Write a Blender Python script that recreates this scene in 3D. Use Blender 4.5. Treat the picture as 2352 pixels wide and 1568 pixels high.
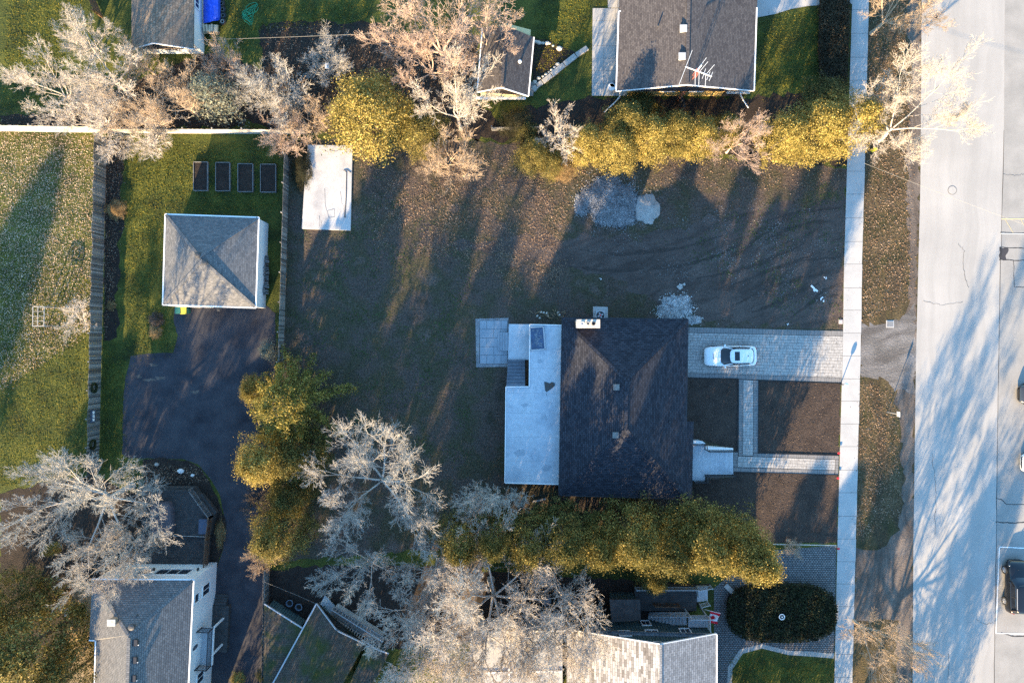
import bpy, bmesh, math, random
import numpy as np
from mathutils import Vector, Matrix, Quaternion
R = math.radians
SC = bpy.context.scene
COL = SC.collection
for o in list(bpy.data.objects): bpy.data.objects.remove(o)

# ---------------------------------------------------------------- camera, sky, sun, exposure
CAMH = 62.5                       # drone height in metres
K = 25.088                        # plan units (photo scaled to 2352 wide) per metre on the ground
cam = bpy.data.cameras.new('camera'); cam.sensor_width = 36.0; cam.lens = 24.0
cam.clip_start = 0.5; cam.clip_end = 3000
camo = bpy.data.objects.new('camera', cam); COL.objects.link(camo)
camo.location = (0, 0, CAMH); camo.rotation_euler = (0, 0, 0)
SC.camera = camo
SUN_EL, SUN_AZ = 17.0, 200.5
w = bpy.data.worlds.new('World'); SC.world = w; w.use_nodes = True
nt = w.node_tree; nt.nodes.clear()
sky = nt.nodes.new('ShaderNodeTexSky'); sky.sky_type = 'NISHITA'; sky.sun_disc = False
sky.sun_elevation = R(SUN_EL); sky.sun_rotation = R(SUN_AZ)
sky.air_density = 2.0; sky.dust_density = 0.2; sky.ozone_density = 7.5
bg = nt.nodes.new('ShaderNodeBackground'); bg.inputs['Strength'].default_value = 0.14
wo = nt.nodes.new('ShaderNodeOutputWorld')
nt.links.new(sky.outputs[0], bg.inputs[0]); nt.links.new(bg.outputs[0], wo.inputs[0])
sun = bpy.data.lights.new('sun', 'SUN'); sun.energy = 5.0; sun.angle = R(0.55); sun.color = (1.0, 0.72, 0.40)
suno = bpy.data.objects.new('sun', sun); COL.objects.link(suno)
ce = math.cos(R(SUN_EL))
SV = Vector((math.sin(R(SUN_AZ))*ce, math.cos(R(SUN_AZ))*ce, math.sin(R(SUN_EL))))
suno.rotation_euler = (-SV).to_track_quat('-Z', 'Y').to_euler(); suno.location = SV*80
SC.view_settings.view_transform = 'Standard'; SC.view_settings.look = 'None'
SC.view_settings.gamma = 1.0; SC.view_settings.exposure = 2.4; SC.view_settings.use_curve_mapping = False
SC.cycles.max_bounces = 5; SC.cycles.diffuse_bounces = 3; SC.cycles.glossy_bounces = 2
SC.cycles.transmission_bounces = 3; SC.cycles.transparent_max_bounces = 6
SC.cycles.use_denoising = False

def P(x, y, z=0.0):
    """plan pixel (2352 x 1568) seen at height z -> world point"""
    s = (CAMH - z)/CAMH/K
    return Vector(((x-1176)*s, (784-y)*s, z))
def XY(x, y, z=0.0):
    p = P(x, y, z); return (p.x, p.y)

# ---------------------------------------------------------------- materials
MATS = {}
def _new(name):
    m = bpy.data.materials.new(name); m.use_nodes = True
    t = m.node_tree; b = t.nodes['Principled BSDF']
    MATS[name] = m
    return m, t, b
def _coord(t, coord):
    if coord == 'world': return t.nodes.new('ShaderNodeNewGeometry').outputs['Position']
    tc = t.nodes.new('ShaderNodeTexCoord')
    return tc.outputs['UV'] if coord == 'uv' else tc.outputs['Object']
def _noise(t, vec, scale, detail=5, rough=.6):
    n = t.nodes.new('ShaderNodeTexNoise'); n.inputs['Scale'].default_value = scale
    n.inputs['Detail'].default_value = detail; n.inputs['Roughness'].default_value = rough
    t.links.new(vec, n.inputs['Vector']); return n.outputs['Fac']
def _ramp(t, fac, cols, lo=.3, hi=.7):
    r = t.nodes.new('ShaderNodeValToRGB'); e = r.color_ramp.elements
    n = len(cols)
    while len(e) < n: e.new(.5)
    for i, c in enumerate(cols):
        e[i].position = lo + (hi-lo)*i/max(1, n-1); e[i].color = (*c, 1)
    t.links.new(fac, r.inputs['Fac']); return r.outputs['Color']
def _mix(t, fac, a, b, mode='MIX'):
    n = t.nodes.new('ShaderNodeMix'); n.data_type = 'RGBA'; n.blend_type = mode
    for s, v in ((n.inputs[0], fac), (n.inputs[6], a), (n.inputs[7], b)):
        if hasattr(v, 'links') or isinstance(v, bpy.types.NodeSocket): t.links.new(v, s)
        elif isinstance(v, (int, float)): s.default_value = v
        else: s.default_value = (*v, 1)
    return n.outputs[2]
def _bump(t, b, h, strength, dist):
    n = t.nodes.new('ShaderNodeBump'); n.inputs['Strength'].default_value = strength
    n.inputs['Distance'].default_value = dist
    t.links.new(h, n.inputs['Height']); t.links.new(n.outputs[0], b.inputs['Normal'])
def M(name, *cols, scale=1.2, rough=.85, fine=14, fineamt=.35, bump=0, bscale=9, bdist=.05, coord='world', metal=0, spec=.25, lo=.3, hi=.7):
    m, t, b = _new(name)
    b.inputs['Roughness'].default_value = rough; b.inputs['Metallic'].default_value = metal
    b.inputs['Specular IOR Level'].default_value = spec
    v = _coord(t, coord)
    c = _ramp(t, _noise(t, v, scale), cols if len(cols) > 1 else (cols[0], tuple(x*.8 for x in cols[0])), lo, hi)
    f = _ramp(t, _noise(t, v, fine, 3, .7), ((1-fineamt,)*3, (1+fineamt,)*3), .3, .7)
    t.links.new(_mix(t, 1.0, c, f, 'MULTIPLY'), b.inputs['Base Color'])
    if bump: _bump(t, b, _noise(t, v, bscale, 4, .7), bump, bdist)
    return m
def plain(name, c, rough=.5, metal=0, spec=.4, coat=0):
    m, t, b = _new(name)
    v = _coord(t, 'object')
    f = _ramp(t, _noise(t, v, 6, 3), (tuple(x*.9 for x in c), tuple(min(1, x*1.06) for x in c)))
    t.links.new(f, b.inputs['Base Color'])
    b.inputs['Roughness'].default_value = rough; b.inputs['Metallic'].default_value = metal
    b.inputs['Specular IOR Level'].default_value = spec; b.inputs['Coat Weight'].default_value = coat
    return m
def bricky(name, c1, c2, mortar, bw, rh, ms=.014, rough=.9, bump=.4, bdist=.02, patch=None, bias=0, offset=.5, pscale=.35):
    m, t, b = _new(name)
    b.inputs['Roughness'].default_value = rough; b.inputs['Specular IOR Level'].default_value = .2
    v = _coord(t, 'uv')
    n = t.nodes.new('ShaderNodeTexBrick'); t.links.new(v, n.inputs['Vector'])
    n.offset = offset
    n.inputs['Color1'].default_value = (*c1, 1); n.inputs['Color2'].default_value = (*c2, 1)
    n.inputs['Mortar'].default_value = (*mortar, 1); n.inputs['Scale'].default_value = 1
    n.inputs['Mortar Size'].default_value = ms; n.inputs['Brick Width'].default_value = bw
    n.inputs['Row Height'].default_value = rh; n.inputs['Bias'].default_value = bias
    c = n.outputs['Color']
    wv = _coord(t, 'world')
    if patch: c = _mix(t, _ramp(t, _noise(t, wv, pscale, 6), ((0, 0, 0), (1, 1, 1)), .45, .65), c, patch)
    f = _ramp(t, _noise(t, wv, 5, 5, .8), ((.72,)*3, (1.28,)*3), .3, .7)
    t.links.new(_mix(t, 1.0, c, f, 'MULTIPLY'), b.inputs['Base Color'])
    if bump:
        inv = t.nodes.new('ShaderNodeMath'); inv.operation = 'SUBTRACT'; inv.inputs[0].default_value = 1
        t.links.new(n.outputs['Fac'], inv.inputs[1]); _bump(t, b, inv.outputs[0], bump, bdist)
    return m
def leafmat(name, *cols, transl=.25, rough=.6, clump=1.3):
    m, t, b = _new(name)
    b.inputs['Roughness'].default_value = rough; b.inputs['Specular IOR Level'].default_value = .15
    g = t.nodes.new('ShaderNodeNewGeometry')
    c = _ramp(t, g.outputs['Random Per Island'], cols, 0, 1)
    f = _ramp(t, _noise(t, g.outputs['Position'], clump, 3), ((.5,)*3, (1.35,)*3), .3, .7)
    c = _mix(t, 1.0, c, f, 'MULTIPLY')
    t.links.new(c, b.inputs['Base Color'])
    if transl:
        tr = t.nodes.new('ShaderNodeBsdfTranslucent'); t.links.new(c, tr.inputs[0])
        mx = t.nodes.new('ShaderNodeMixShader'); mx.inputs[0].default_value = transl
        t.links.new(b.outputs[0], mx.inputs[1]); t.links.new(tr.outputs[0], mx.inputs[2])
        t.links.new(mx.outputs[0], t.nodes['Material Output'].inputs[0])
    return m
def glassy(name, c=(.015, .02, .03)):
    m, t, b = _new(name)
    v = _coord(t, 'object')
    t.links.new(_ramp(t, _noise(t, v, 1.5, 2), (c, tuple(x*1.8 for x in c))), b.inputs['Base Color'])
    b.inputs['Roughness'].default_value = .06; b.inputs['Specular IOR Level'].default_value = .6
    return m

M('grass', (.020, .028, .006), (.050, .062, .010), (.105, .105, .016), scale=.45, fine=7, fineamt=.45, bump=1, bscale=7, bdist=.16)
M('dirt', (.030, .028, .016), (.070, .052, .042), (.046, .042, .022), (.095, .072, .060), scale=.30, fine=7, fineamt=.65, bump=.9, bscale=6, bdist=.10)
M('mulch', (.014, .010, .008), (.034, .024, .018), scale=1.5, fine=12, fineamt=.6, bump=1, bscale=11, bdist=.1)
M('bed_soil', (.030, .021, .017), (.058, .041, .032), scale=.9, fine=10, fineamt=.5, bump=1, bscale=9, bdist=.08)
M('rut', (.034, .027, .023), (.050, .039, .033), scale=2, fine=10, fineamt=.4, bump=.8, bscale=8, bdist=.05)
M('bay', (.20, .195, .185), (.27, .26, .245), scale=.5, fine=25, fineamt=.15, rough=.9, bump=.25, bscale=40, bdist=.01)
M('black_asphalt', (.018, .018, .023), (.034, .034, .040), (.050, .048, .053), scale=.5, fine=20, fineamt=.25, rough=.88, bump=.4, bscale=30, bdist=.01)
M('crack', (.03, .03, .03), scale=3)
M('gravel', (.14, .145, .155), (.20, .205, .215), (.26, .26, .265), scale=1.5, fine=16, fineamt=.4, bump=.9, bscale=12, bdist=.05)
M('sand', (.24, .235, .225), (.31, .30, .285), scale=1.5, fine=20, fineamt=.15, bump=.8, bscale=4, bdist=.12)
M('concrete', (.30, .30, .295), (.37, .365, .355), scale=.7, fine=20, fineamt=.12, rough=.85, bump=.2, bscale=25, bdist=.01)
M('white_concrete', (.28, .28, .28), (.38, .375, .365), (.44, .43, .415), scale=.6, fine=14, fineamt=.15, rough=.8, bump=.2, bscale=20, bdist=.01)
M('patio', (.20, .235, .27), (.25, .285, .315), scale=1, fine=20, fineamt=.12, rough=.8)
M('stair_blue', (.085, .10, .125), (.12, .14, .165), scale=1.5, fine=14, fineamt=.2, rough=.8)
M('paver', (.22, .215, .205), (.30, .29, .275), (.37, .36, .34), scale=3.2, fine=20, fineamt=.15, rough=.85, coord='world', bump=.2, bscale=25, bdist=.01)
M('paver_border', (.15, .15, .15), (.19, .185, .18), scale=2.5, fine=20, fineamt=.15, rough=.85)
M('membrane', (.29, .33, .37), (.38, .41, .44), (.42, .45, .47), scale=.45, fine=3, fineamt=.12, rough=.7)
M('damp_membrane', (.25, .285, .32), (.30, .335, .365), scale=1.5, fine=5, fineamt=.12, rough=.5)
M('weathered_wood', (.10, .10, .10), (.19, .185, .175), scale=2.5, fine=20, fineamt=.4, rough=.9)
M('pale_wood', (.30, .28, .25), (.42, .39, .35), scale=2, fine=20, fineamt=.25, rough=.85)
M('deck_wood', (.035, .034, .034), (.065, .062, .060), scale=2, fine=18, fineamt=.3, rough=.85)
M('brown_wood', (.09, .05, .03), (.16, .09, .05), scale=2, fine=14, fineamt=.35, rough=.8)
M('tan_wood', (.20, .15, .09), (.28, .21, .13), scale=2, fine=14, fineamt=.3, rough=.85)
M('tan_floor', (.17, .15, .13), (.22, .19, .165), scale=1.5, fine=14, fineamt=.15, rough=.9)
M('stone', (.26, .25, .23), (.36, .34, .31), scale=2.5, fine=12, fineamt=.3, rough=.9, bump=.5, bscale=8, bdist=.04)
M('pale_stone', (.34, .31, .27), (.52, .48, .42), scale=3, fine=12, fineamt=.25, rough=.9)
M('white_stone', (.55, .54, .52), (.68, .66, .63), scale=3, fine=12, fineamt=.15, rough=.9)
M('white_wall', (.60, .60, .60), (.68, .68, .67), scale=.6, fine=8, fineamt=.06, rough=.75)
M('grey_wall', (.32, .34, .35), (.38, .40, .41), scale=.6, fine=8, fineamt=.1, rough=.8)
M('yellow_wall', (.42, .29, .10), (.50, .36, .14), scale=.8, fine=10, fineamt=.12, rough=.85)
M('cream_wall', (.50, .40, .20), (.60, .49, .27), scale=.8, fine=10, fineamt=.12, rough=.85)
M('sun_tinted_brick', (.22, .16, .11), (.36, .28, .20), scale=3, fine=14, fineamt=.3, rough=.9)  # chimney brick, with a tan tint in place of golden sunlight
bricky('green_siding', (.055, .095, .10), (.065, .11, .115), (.012, .02, .022), .24, 30, ms=.02, bump=.8, bdist=.03, offset=0)
bricky('navy_shingle', (.018, .020, .028), (.040, .043, .055), (.006, .007, .009), .34, .17, ms=.014)
bricky('purple_shingle', (.055, .050, .052), (.095, .086, .084), (.036, .033, .033), .28, .15, ms=.012)
bricky('grey_shingle', (.09, .095, .10), (.15, .15, .15), (.085, .085, .088), .28, .145, ms=.014)
bricky('house_grey_shingle', (.10, .105, .11), (.16, .16, .16), (.058, .058, .06), .30, .17, ms=.016)
bricky('brown_shake', (.13, .10, .075), (.22, .175, .135), (.06, .045, .035), .22, .22, ms=.012, patch=(.12, .10, .085))
bricky('mossy_shingle', (.050, .042, .034), (.085, .07, .056), (.02, .017, .014), .3, .18, ms=.014, patch=(.035, .045, .012), pscale=.5)
bricky('patchwork_shingle', (.10, .088, .078), (.38, .375, .365), (.08, .075, .07), .62, .20, ms=.012, bias=.1)
bricky('slate_shingle', (.16, .165, .17), (.25, .255, .26), (.07, .07, .075), .4, .20, ms=.012)
bricky('cobble', (.13, .13, .13), (.20, .195, .19), (.035, .035, .035), .24, .17, ms=.03, bump=.6, bdist=.03)
m_, t_, b_ = _new('picket_grey'); b_.inputs['Roughness'].default_value = .9
oi_ = t_.nodes.new('ShaderNodeObjectInfo')
c_ = _ramp(t_, oi_.outputs['Random'], ((.045, .045, .045), (.12, .118, .112), (.24, .235, .22)), 0, 1)
t_.links.new(_mix(t_, 1., c_, _ramp(t_, _noise(t_, _coord(t_, 'world'), 9, 3), ((.7,)*3, (1.3,)*3)), 'MULTIPLY'), b_.inputs['Base Color'])
plain('white_paint', (.72, .72, .71)); plain('black_metal', (.02, .02, .022), .4); plain('grey_metal', (.35, .36, .37), .45)
def streak(name, cols, dark, ang, sx, sy, amt, rough=.9, scale=.5, fine=9, fineamt=.4, bump=.7, bscale=6, bdist=.08, lo=.42, hi=.62):
    """ground with worn streaks running along one direction"""
    m, t, b = _new(name); b.inputs['Roughness'].default_value = rough; b.inputs['Specular IOR Level'].default_value = .2
    v = _coord(t, 'world'); mp = t.nodes.new('ShaderNodeMapping'); mp.vector_type = 'TEXTURE'; mp.inputs['Rotation'].default_value = (0, 0, R(ang)); mp.inputs['Scale'].default_value = (1/sx, 1/sy, 1)
    wn = t.nodes.new('ShaderNodeTexNoise'); wn.inputs['Scale'].default_value = .12; t.links.new(v, wn.inputs['Vector'])
    ad = t.nodes.new('ShaderNodeVectorMath'); ad.operation = 'MULTIPLY_ADD'; t.links.new(wn.outputs['Color'], ad.inputs[0]); ad.inputs[1].default_value = (3, 3, 0); t.links.new(v, ad.inputs[2])
    t.links.new(ad.outputs[0], mp.inputs['Vector'])
    st = _ramp(t, _noise(t, mp.outputs[0], 1, 5, .65), ((0, 0, 0), (1, 1, 1)), lo, hi)
    c = _ramp(t, _noise(t, v, scale), cols)
    f = t.nodes.new('ShaderNodeMath'); f.operation = 'MULTIPLY'; f.inputs[1].default_value = amt; t.links.new(st, f.inputs[0])
    c = _mix(t, f.outputs[0], c, dark)
    fi = _ramp(t, _noise(t, v, fine, 3, .7), ((1-fineamt,)*3, (1+fineamt,)*3), .3, .7)
    t.links.new(_mix(t, 1.0, c, fi, 'MULTIPLY'), b.inputs['Base Color'])
    if bump: _bump(t, b, _noise(t, v, bscale, 4, .7), bump, bdist)
    return m
streak('bare_soil', ((.055, .042, .036), (.095, .073, .062)), (.032, .025, .021), 22, .22, 1.5, .6, lo=.46, hi=.66)
streak('road', ((.27, .262, .25), (.34, .328, .31)), (.225, .22, .21), 88.8, .03, .9, .4, scale=.18, fine=30, fineamt=.10, bump=.25, bscale=40, bdist=.01)
streak('shoulder', ((.09, .072, .06), (.16, .132, .112)), (.05, .04, .033), 88, .15, 1.2, .7, fine=10, fineamt=.35)
streak('apron', ((.10, .095, .09), (.18, .17, .165)), (.055, .05, .047), 10, .25, 1.0, .7, fine=9, fineamt=.4)
streak('verge', ((.030, .034, .012), (.070, .054, .026), (.11, .082, .045)), (.030, .022, .017), 88, .2, .8, .6, fine=7, fineamt=.55, bump=1, bscale=7, bdist=.12)
plain('car_white', (.72, .74, .73), .25, coat=.6); plain('car_black', (.006, .006, .007), .28, coat=.4)
plain('car_dark', (.03, .032, .035), .25, coat=.7)
plain('tyre', (.02, .02, .02), .85); plain('rim', (.4, .4, .41), .3, .8); plain('black_plastic', (.02, .02, .022), .6)
plain('lamp_clear', (.65, .66, .68), .15); plain('lamp_red', (.3, .02, .02), .25)
plain('blue_tarp', (.01, .07, .55), .45); plain('green_hose', (.02, .25, .12), .5); plain('bin_green', (.015, .10, .09), .5)
plain('bin_yellow', (.40, .36, .04), .5); plain('cover_purple', (.075, .065, .075), .8); plain('cushion_blue', (.06, .075, .11), .8)
plain('hydrant_yellow', (.62, .50, .02), .4); plain('red_paint', (.55, .02, .03), .5); plain('red_lattice', (.35, .12, .09), .6)
plain('flag_red', (.62, .012, .03), .8); plain('flag_white', (.75, .75, .75), .8); plain('line_white', (.72, .72, .70), .8)
plain('line_yellow', (.45, .38, .22), .8); plain('cable', (.2, .2, .19), .7); plain('globe', (.8, .8, .78), .3)
plain('manhole', (.14, .13, .12), .7); plain('iron', (.05, .05, .05), .6); plain('barrel', (.12, .15, .19), .4); plain('pink_box', (.45, .36, .34), .7)
plain('log', (.45, .36, .25), .9); plain('log_bark', (.10, .08, .065), .9)
glassy('glass'); glassy('car_glass', (.008, .009, .012)); glassy('screen_blue', (.03, .05, .09))
M('bark_pale', (.34, .30, .26), (.52, .47, .41), scale=3, fine=14, fineamt=.25, coord='object', rough=.9)
M('bark_tan', (.32, .24, .17), (.46, .36, .26), scale=3, fine=14, fineamt=.25, coord='object', rough=.9)
M('bark_pink', (.34, .25, .20), (.48, .37, .30), scale=3, fine=14, fineamt=.25, coord='object', rough=.9)
M('bark_grey', (.28, .265, .24), (.42, .40, .37), scale=3, fine=14, fineamt=.25, coord='object', rough=.9)
M('bark_dark', (.08, .065, .05), (.13, .105, .085), scale=3, fine=14, fineamt=.25, coord='object', rough=.9)
leafmat('cedar', (.030, .036, .010), (.12, .105, .026), (.35, .27, .085))
leafmat('gold_cedar', (.055, .055, .012), (.24, .19, .045), (.52, .40, .13))
leafmat('olive_cedar', (.020, .028, .010), (.075, .074, .020), (.24, .19, .06))
leafmat('blue_spruce', (.10, .12, .10), (.17, .19, .15), (.24, .24, .18))
leafmat('pine', (.08, .08, .018), (.19, .16, .03), (.36, .28, .08))
leafmat('hedge_brown', (.025, .022, .014), (.045, .036, .02), (.06, .045, .026), transl=.1)
leafmat('hedge_dark', (.010, .014, .006), (.022, .026, .010), (.04, .042, .016), transl=.1)
leafmat('ivy', (.02, .025, .010), (.04, .04, .018), (.07, .055, .03))
leafmat('dry_shrub', (.16, .10, .04), (.28, .18, .08), (.38, .27, .13))
leafmat('litter', (.10, .06, .035), (.20, .13, .08), (.34, .25, .18), transl=.1)
leafmat('litter_pale', (.22, .14, .08), (.44, .32, .22), (.60, .48, .38), transl=.1)
leafmat('litter_dark', (.03, .024, .016), (.07, .052, .04), (.17, .13, .105), transl=.05)
leafmat('weed', (.03, .05, .012), (.06, .09, .02), (.05, .11, .03), transl=.2)
leafmat('grass_blade', (.05, .07, .010), (.13, .13, .018), (.27, .215, .03), transl=.3)
leafmat('stone_chip', (.13, .135, .14), (.22, .225, .23), (.36, .36, .36), transl=0)
leafmat('white_chip', (.45, .44, .42), (.58, .57, .55), (.68, .67, .65), transl=0)

# ---------------------------------------------------------------- mesh helpers
ORG = {}
class MB:
    def __init__(s): s.v = []; s.f = []
    def add(s, vs, fs):
        b = len(s.v); s.v += [tuple(p) for p in vs]; s.f += [tuple(i+b for i in f) for f in fs]; return s
    def box(s, x0, x1, y0, y1, z0, z1):
        return s.add([(x, y, z) for z in (z0, z1) for x, y in ((x0, y0), (x1, y0), (x1, y1), (x0, y1))],
              [(3, 2, 1, 0), (4, 5, 6, 7), (0, 1, 5, 4), (1, 2, 6, 5), (2, 3, 7, 6), (3, 0, 4, 7)])
    def bar(s, p0, p1, wd, ht):
        """box beam from p0 to p1; width across (horizontal), height across"""
        p0, p1 = Vector(p0), Vector(p1); d = (p1-p0).normalized()
        u = d.cross(Vector((0, 0, 1)))
        u = Vector((1, 0, 0)) if u.length < 1e-4 else u.normalized()
        n = u.cross(d).normalized(); vs = []
        for p in (p0, p1):
            for a, b in ((-1, -1), (1, -1), (1, 1), (-1, 1)): vs.append(p+u*a*wd/2+n*b*ht/2)
        return s.add(vs, [(0, 1, 2, 3), (7, 6, 5, 4), (0, 4, 5, 1), (1, 5, 6, 2), (2, 6, 7, 3), (3, 7, 4, 0)])
    def prism(s, pts, z0, z1):
        """pts: xy list (ccw or cw)"""
        a = sum(pts[i][0]*pts[(i+1) % len(pts)][1]-pts[(i+1) % len(pts)][0]*pts[i][1] for i in range(len(pts)))
        if a < 0: pts = pts[::-1]
        n = len(pts)
        vs = [(x, y, z0) for x, y in pts]+[(x, y, z1) for x, y in pts]
        return s.add(vs, [tuple(range(n-1, -1, -1)), tuple(range(n, 2*n))]+[(i, (i+1) % n, n+(i+1) % n, n+i) for i in range(n)])
    def tube(s, p0, p1, r0, r1=None, n=6, cap=True):
        r1 = r0 if r1 is None else r1
        p0, p1 = Vector(p0), Vector(p1); d = (p1-p0)
        if d.length < 1e-6: return s
        q = d.to_track_quat('Z', 'Y'); vs = []
        for p, r in ((p0, r0), (p1, r1)):
            for i in range(n):
                a = 2*math.pi*i/n; vs.append(p+q@Vector((math.cos(a)*r, math.sin(a)*r, 0)))
        fs = [(i, (i+1) % n, n+(i+1) % n, n+i) for i in range(n)]
        if cap: fs += [tuple(range(n-1, -1, -1)), tuple(range(n, 2*n))]
        return s.add(vs, fs)
    def path(s, pts, r, n=5):
        for a, b in zip(pts, pts[1:]): s.tube(a, b, r, r, n)
        return s
    def lathe(s, c, prof, n=16):
        """prof: list of (radius, z) from bottom to top"""
        c = Vector(c); vs = []
        for r, z in prof:
            for i in range(n):
                a = 2*math.pi*i/n; vs.append((c.x+r*math.cos(a), c.y+r*math.sin(a), c.z+z))
        fs = []
        for k in range(len(prof)-1):
            for i in range(n): fs.append((k*n+i, k*n+(i+1) % n, (k+1)*n+(i+1) % n, (k+1)*n+i))
        fs += [tuple(range(n-1, -1, -1)), tuple(range((len(prof)-1)*n, len(prof)*n))]
        return s.add(vs, fs)
    def rock(s, c, sx, sy, sz, seed=0, n=7):
        rd = random.Random(seed); c = Vector(c); vs = []
        for k, (rr, z) in enumerate(((.85, 0), (1, .35), (.8, .75), (.35, 1))):
            for i in range(n):
                a = 2*math.pi*i/n+.3*k; q = rr*rd.uniform(.8, 1.12)
                vs.append((c.x+sx*q*math.cos(a), c.y+sy*q*math.sin(a), c.z+sz*z*rd.uniform(.85, 1.1)))
        fs = []
        for k in range(3):
            for i in range(n): fs.append((k*n+i, k*n+(i+1) % n, (k+1)*n+(i+1) % n, (k+1)*n+i))
        fs.append(tuple(range(3*n, 4*n)))
        return s.add(vs, fs)
    def poly(s, pts): return s.add(pts, [tuple(range(len(pts)))])
    def mesh(s, name, mat, org=(0, 0, 0), smooth=False):
        me = bpy.data.meshes.new(name); o = Vector(org)
        me.from_pydata([tuple(Vector(p)-o) for p in s.v], [], s.f)
        me.update(); auto_uv(me)
        me.materials.append(MATS[mat])
        if smooth:
            for p in me.polygons: p.use_smooth = True
        return me
    def build(s, name, mat, parent=None, smooth=False, bevel=0, org=None):
        if org is None: org = ORG.get(parent, (0, 0, 0)) if parent else (0, 0, 0)
        me = s.mesh(name, mat, org, smooth)
        o = bpy.data.objects.new(name, me); COL.objects.link(o)
        if parent: o.parent = parent; ORG[o] = org
        else: o.location = org; ORG[o] = org
        if bevel:
            bm = bmesh.new(); bm.from_mesh(me)
            bmesh.ops.bevel(bm, geom=[e for e in bm.edges if e.calc_length() > bevel*2.2], offset=bevel, segments=2, affect='EDGES', profile=.6)
            bm.to_mesh(me); bm.free(); auto_uv(me)
        return o
def auto_uv(me):
    uv = me.uv_layers.new(name='UVMap') if not me.uv_layers else me.uv_layers[0]
    nl = len(me.loops); data = np.zeros(nl*2, 'f')
    Z = Vector((0, 0, 1))
    for p in me.polygons:
        n = p.normal
        if abs(n.z) > .995: t, q = Vector((1, 0, 0)), Vector((0, 1, 0))
        else:
            t = Z.cross(n).normalized(); q = n.cross(t)
        for li in p.loop_indices:
            c = me.vertices[me.loops[li].vertex_index].co
            data[2*li] = c.dot(t); data[2*li+1] = c.dot(q)
    uv.data.foreach_set('uv', data)
def tag(o, label=None, cat=None, group=None, kind=None):
    if label: o['label'] = label
    if cat: o['category'] = cat
    if group: o['group'] = group
    if kind: o['kind'] = kind
    return o
def thing(name, label, cat, loc=(0, 0, 0), group=None):
    o = bpy.data.objects.new(name, None); COL.objects.link(o); o.location = loc; o.empty_display_size = .3
    ORG[o] = Vector(loc)
    return tag(o, label, cat, group)
def inst(name, me, parent=None, loc=(0, 0, 0), rotz=0, scale=(1, 1, 1), rot=None):
    o = bpy.data.objects.new(name, me); COL.objects.link(o)
    if parent:
        o.parent = parent; loc = Vector(loc)-Vector(ORG[parent])
    o.location = loc; o.rotation_euler = rot if rot else (0, 0, rotz); o.scale = scale
    return o
def npmesh(name, V, F, mat):
    """V (n,3) float array, F (m,k) int array with constant k"""
    me = bpy.data.meshes.new(name); k = F.shape[1]
    me.vertices.add(len(V)); me.vertices.foreach_set('co', V.astype('f').ravel())
    me.loops.add(F.size); me.loops.foreach_set('vertex_index', F.astype('i').ravel())
    me.polygons.add(len(F)); me.polygons.foreach_set('loop_start', (np.arange(len(F))*k).astype('i'))
    me.polygons.foreach_set('loop_total', np.full(len(F), k, 'i'))
    me.update(calc_edges=True); me.materials.append(MATS[mat]); return me
def wob(pts, step=.5, amp=.12, seed=0):
    """subdivide a closed xy polygon and roughen it"""
    rd = random.Random(seed); out = []
    for i in range(len(pts)):
        a, b = Vector(pts[i]), Vector(pts[(i+1) % len(pts)]); n = max(1, int((b-a).length/step))
        for k in range(n):
            p = a+(b-a)*k/n; out.append((p.x+rd.uniform(-amp, amp), p.y+rd.uniform(-amp, amp)))
    return out
def sheet(name, poly, z, mat, amp=0, step=.5, kind='structure', ov=True, seed=1):
    pts = [XY(x, y) for x, y in poly] if ov else poly
    if amp: pts = wob(pts, step, amp, seed)
    m = MB(); m.poly([(x, y, z) for x, y in pts])
    if sum(pts[i][0]*pts[(i+1) % len(pts)][1]-pts[(i+1) % len(pts)][0]*pts[i][1] for i in range(len(pts))) < 0:
        m.f = [f[::-1] for f in m.f]
    o = m.build(name, mat)
    bm = bmesh.new(); bm.from_mesh(o.data); bmesh.ops.triangulate(bm, faces=bm.faces[:]); bm.to_mesh(o.data); bm.free()
    return tag(o, kind=kind)
def strip(name, a, b, z, mat):
    m = MB(); n = len(a)
    m.v = [(x, y, z) for x, y in a]+[(x, y, z) for x, y in b]
    for k in range(n-1): m.f.append((k, k+1, n+k+1, n+k))
    o = m.build(name, mat)
    if o.data.polygons[0].normal.z < 0: o.data.flip_normals()
    return tag(o, kind='structure')
# ---------------------------------------------------------------- the setting: ground, road, paving
g = MB(); g.poly([(-320, -320, 0), (320, -320, 0), (320, 320, 0), (-320, 320, 0)])
tag(g.build('ground', 'grass'), kind='structure')
LOT = [(662, 322), (1000, 318), (1180, 330), (1945, 385), (1938, 750), (1932, 890), (1923, 1245), (1780, 1248), (1600, 1200), (1200, 1230), (1000, 1260), (640, 1290), (648, 900), (652, 600)]
sheet('lot_ground', LOT, .004, 'dirt', amp=.2, seed=3)
sheet('worked_soil', [(1480, 545), (1700, 480), (1850, 470), (1941, 455), (1937, 745), (1760, 748), (1600, 735), (1400, 640), (1000, 560), (1180, 540)], .008, 'bare_soil', amp=.5, step=.7, seed=5)
RUTS = [[(1725, 718), (1780, 700), (1830, 672), (1880, 650)], [(1690, 700), (1760, 660), (1830, 640), (1900, 628)], [(1600, 640), (1680, 625), (1760, 600), (1850, 560)],
        [(1640, 665), (1700, 650), (1790, 612), (1860, 590)], [(1480, 620), (1560, 612), (1640, 590), (1700, 560)], [(1300, 612), (1400, 622), (1480, 618)],
        [(1745, 560), (1800, 530), (1860, 512), (1935, 505)], [(1690, 590), (1740, 548), (1800, 505)], [(1760, 625), (1830, 600), (1930, 590)], [(1850, 700), (1890, 668), (1930, 650)],
        [(1330, 575), (1430, 585), (1560, 570), (1660, 540)], [(1760, 508), (1840, 486), (1932, 478)], [(1810, 735), (1870, 690), (1925, 676)]]
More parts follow.
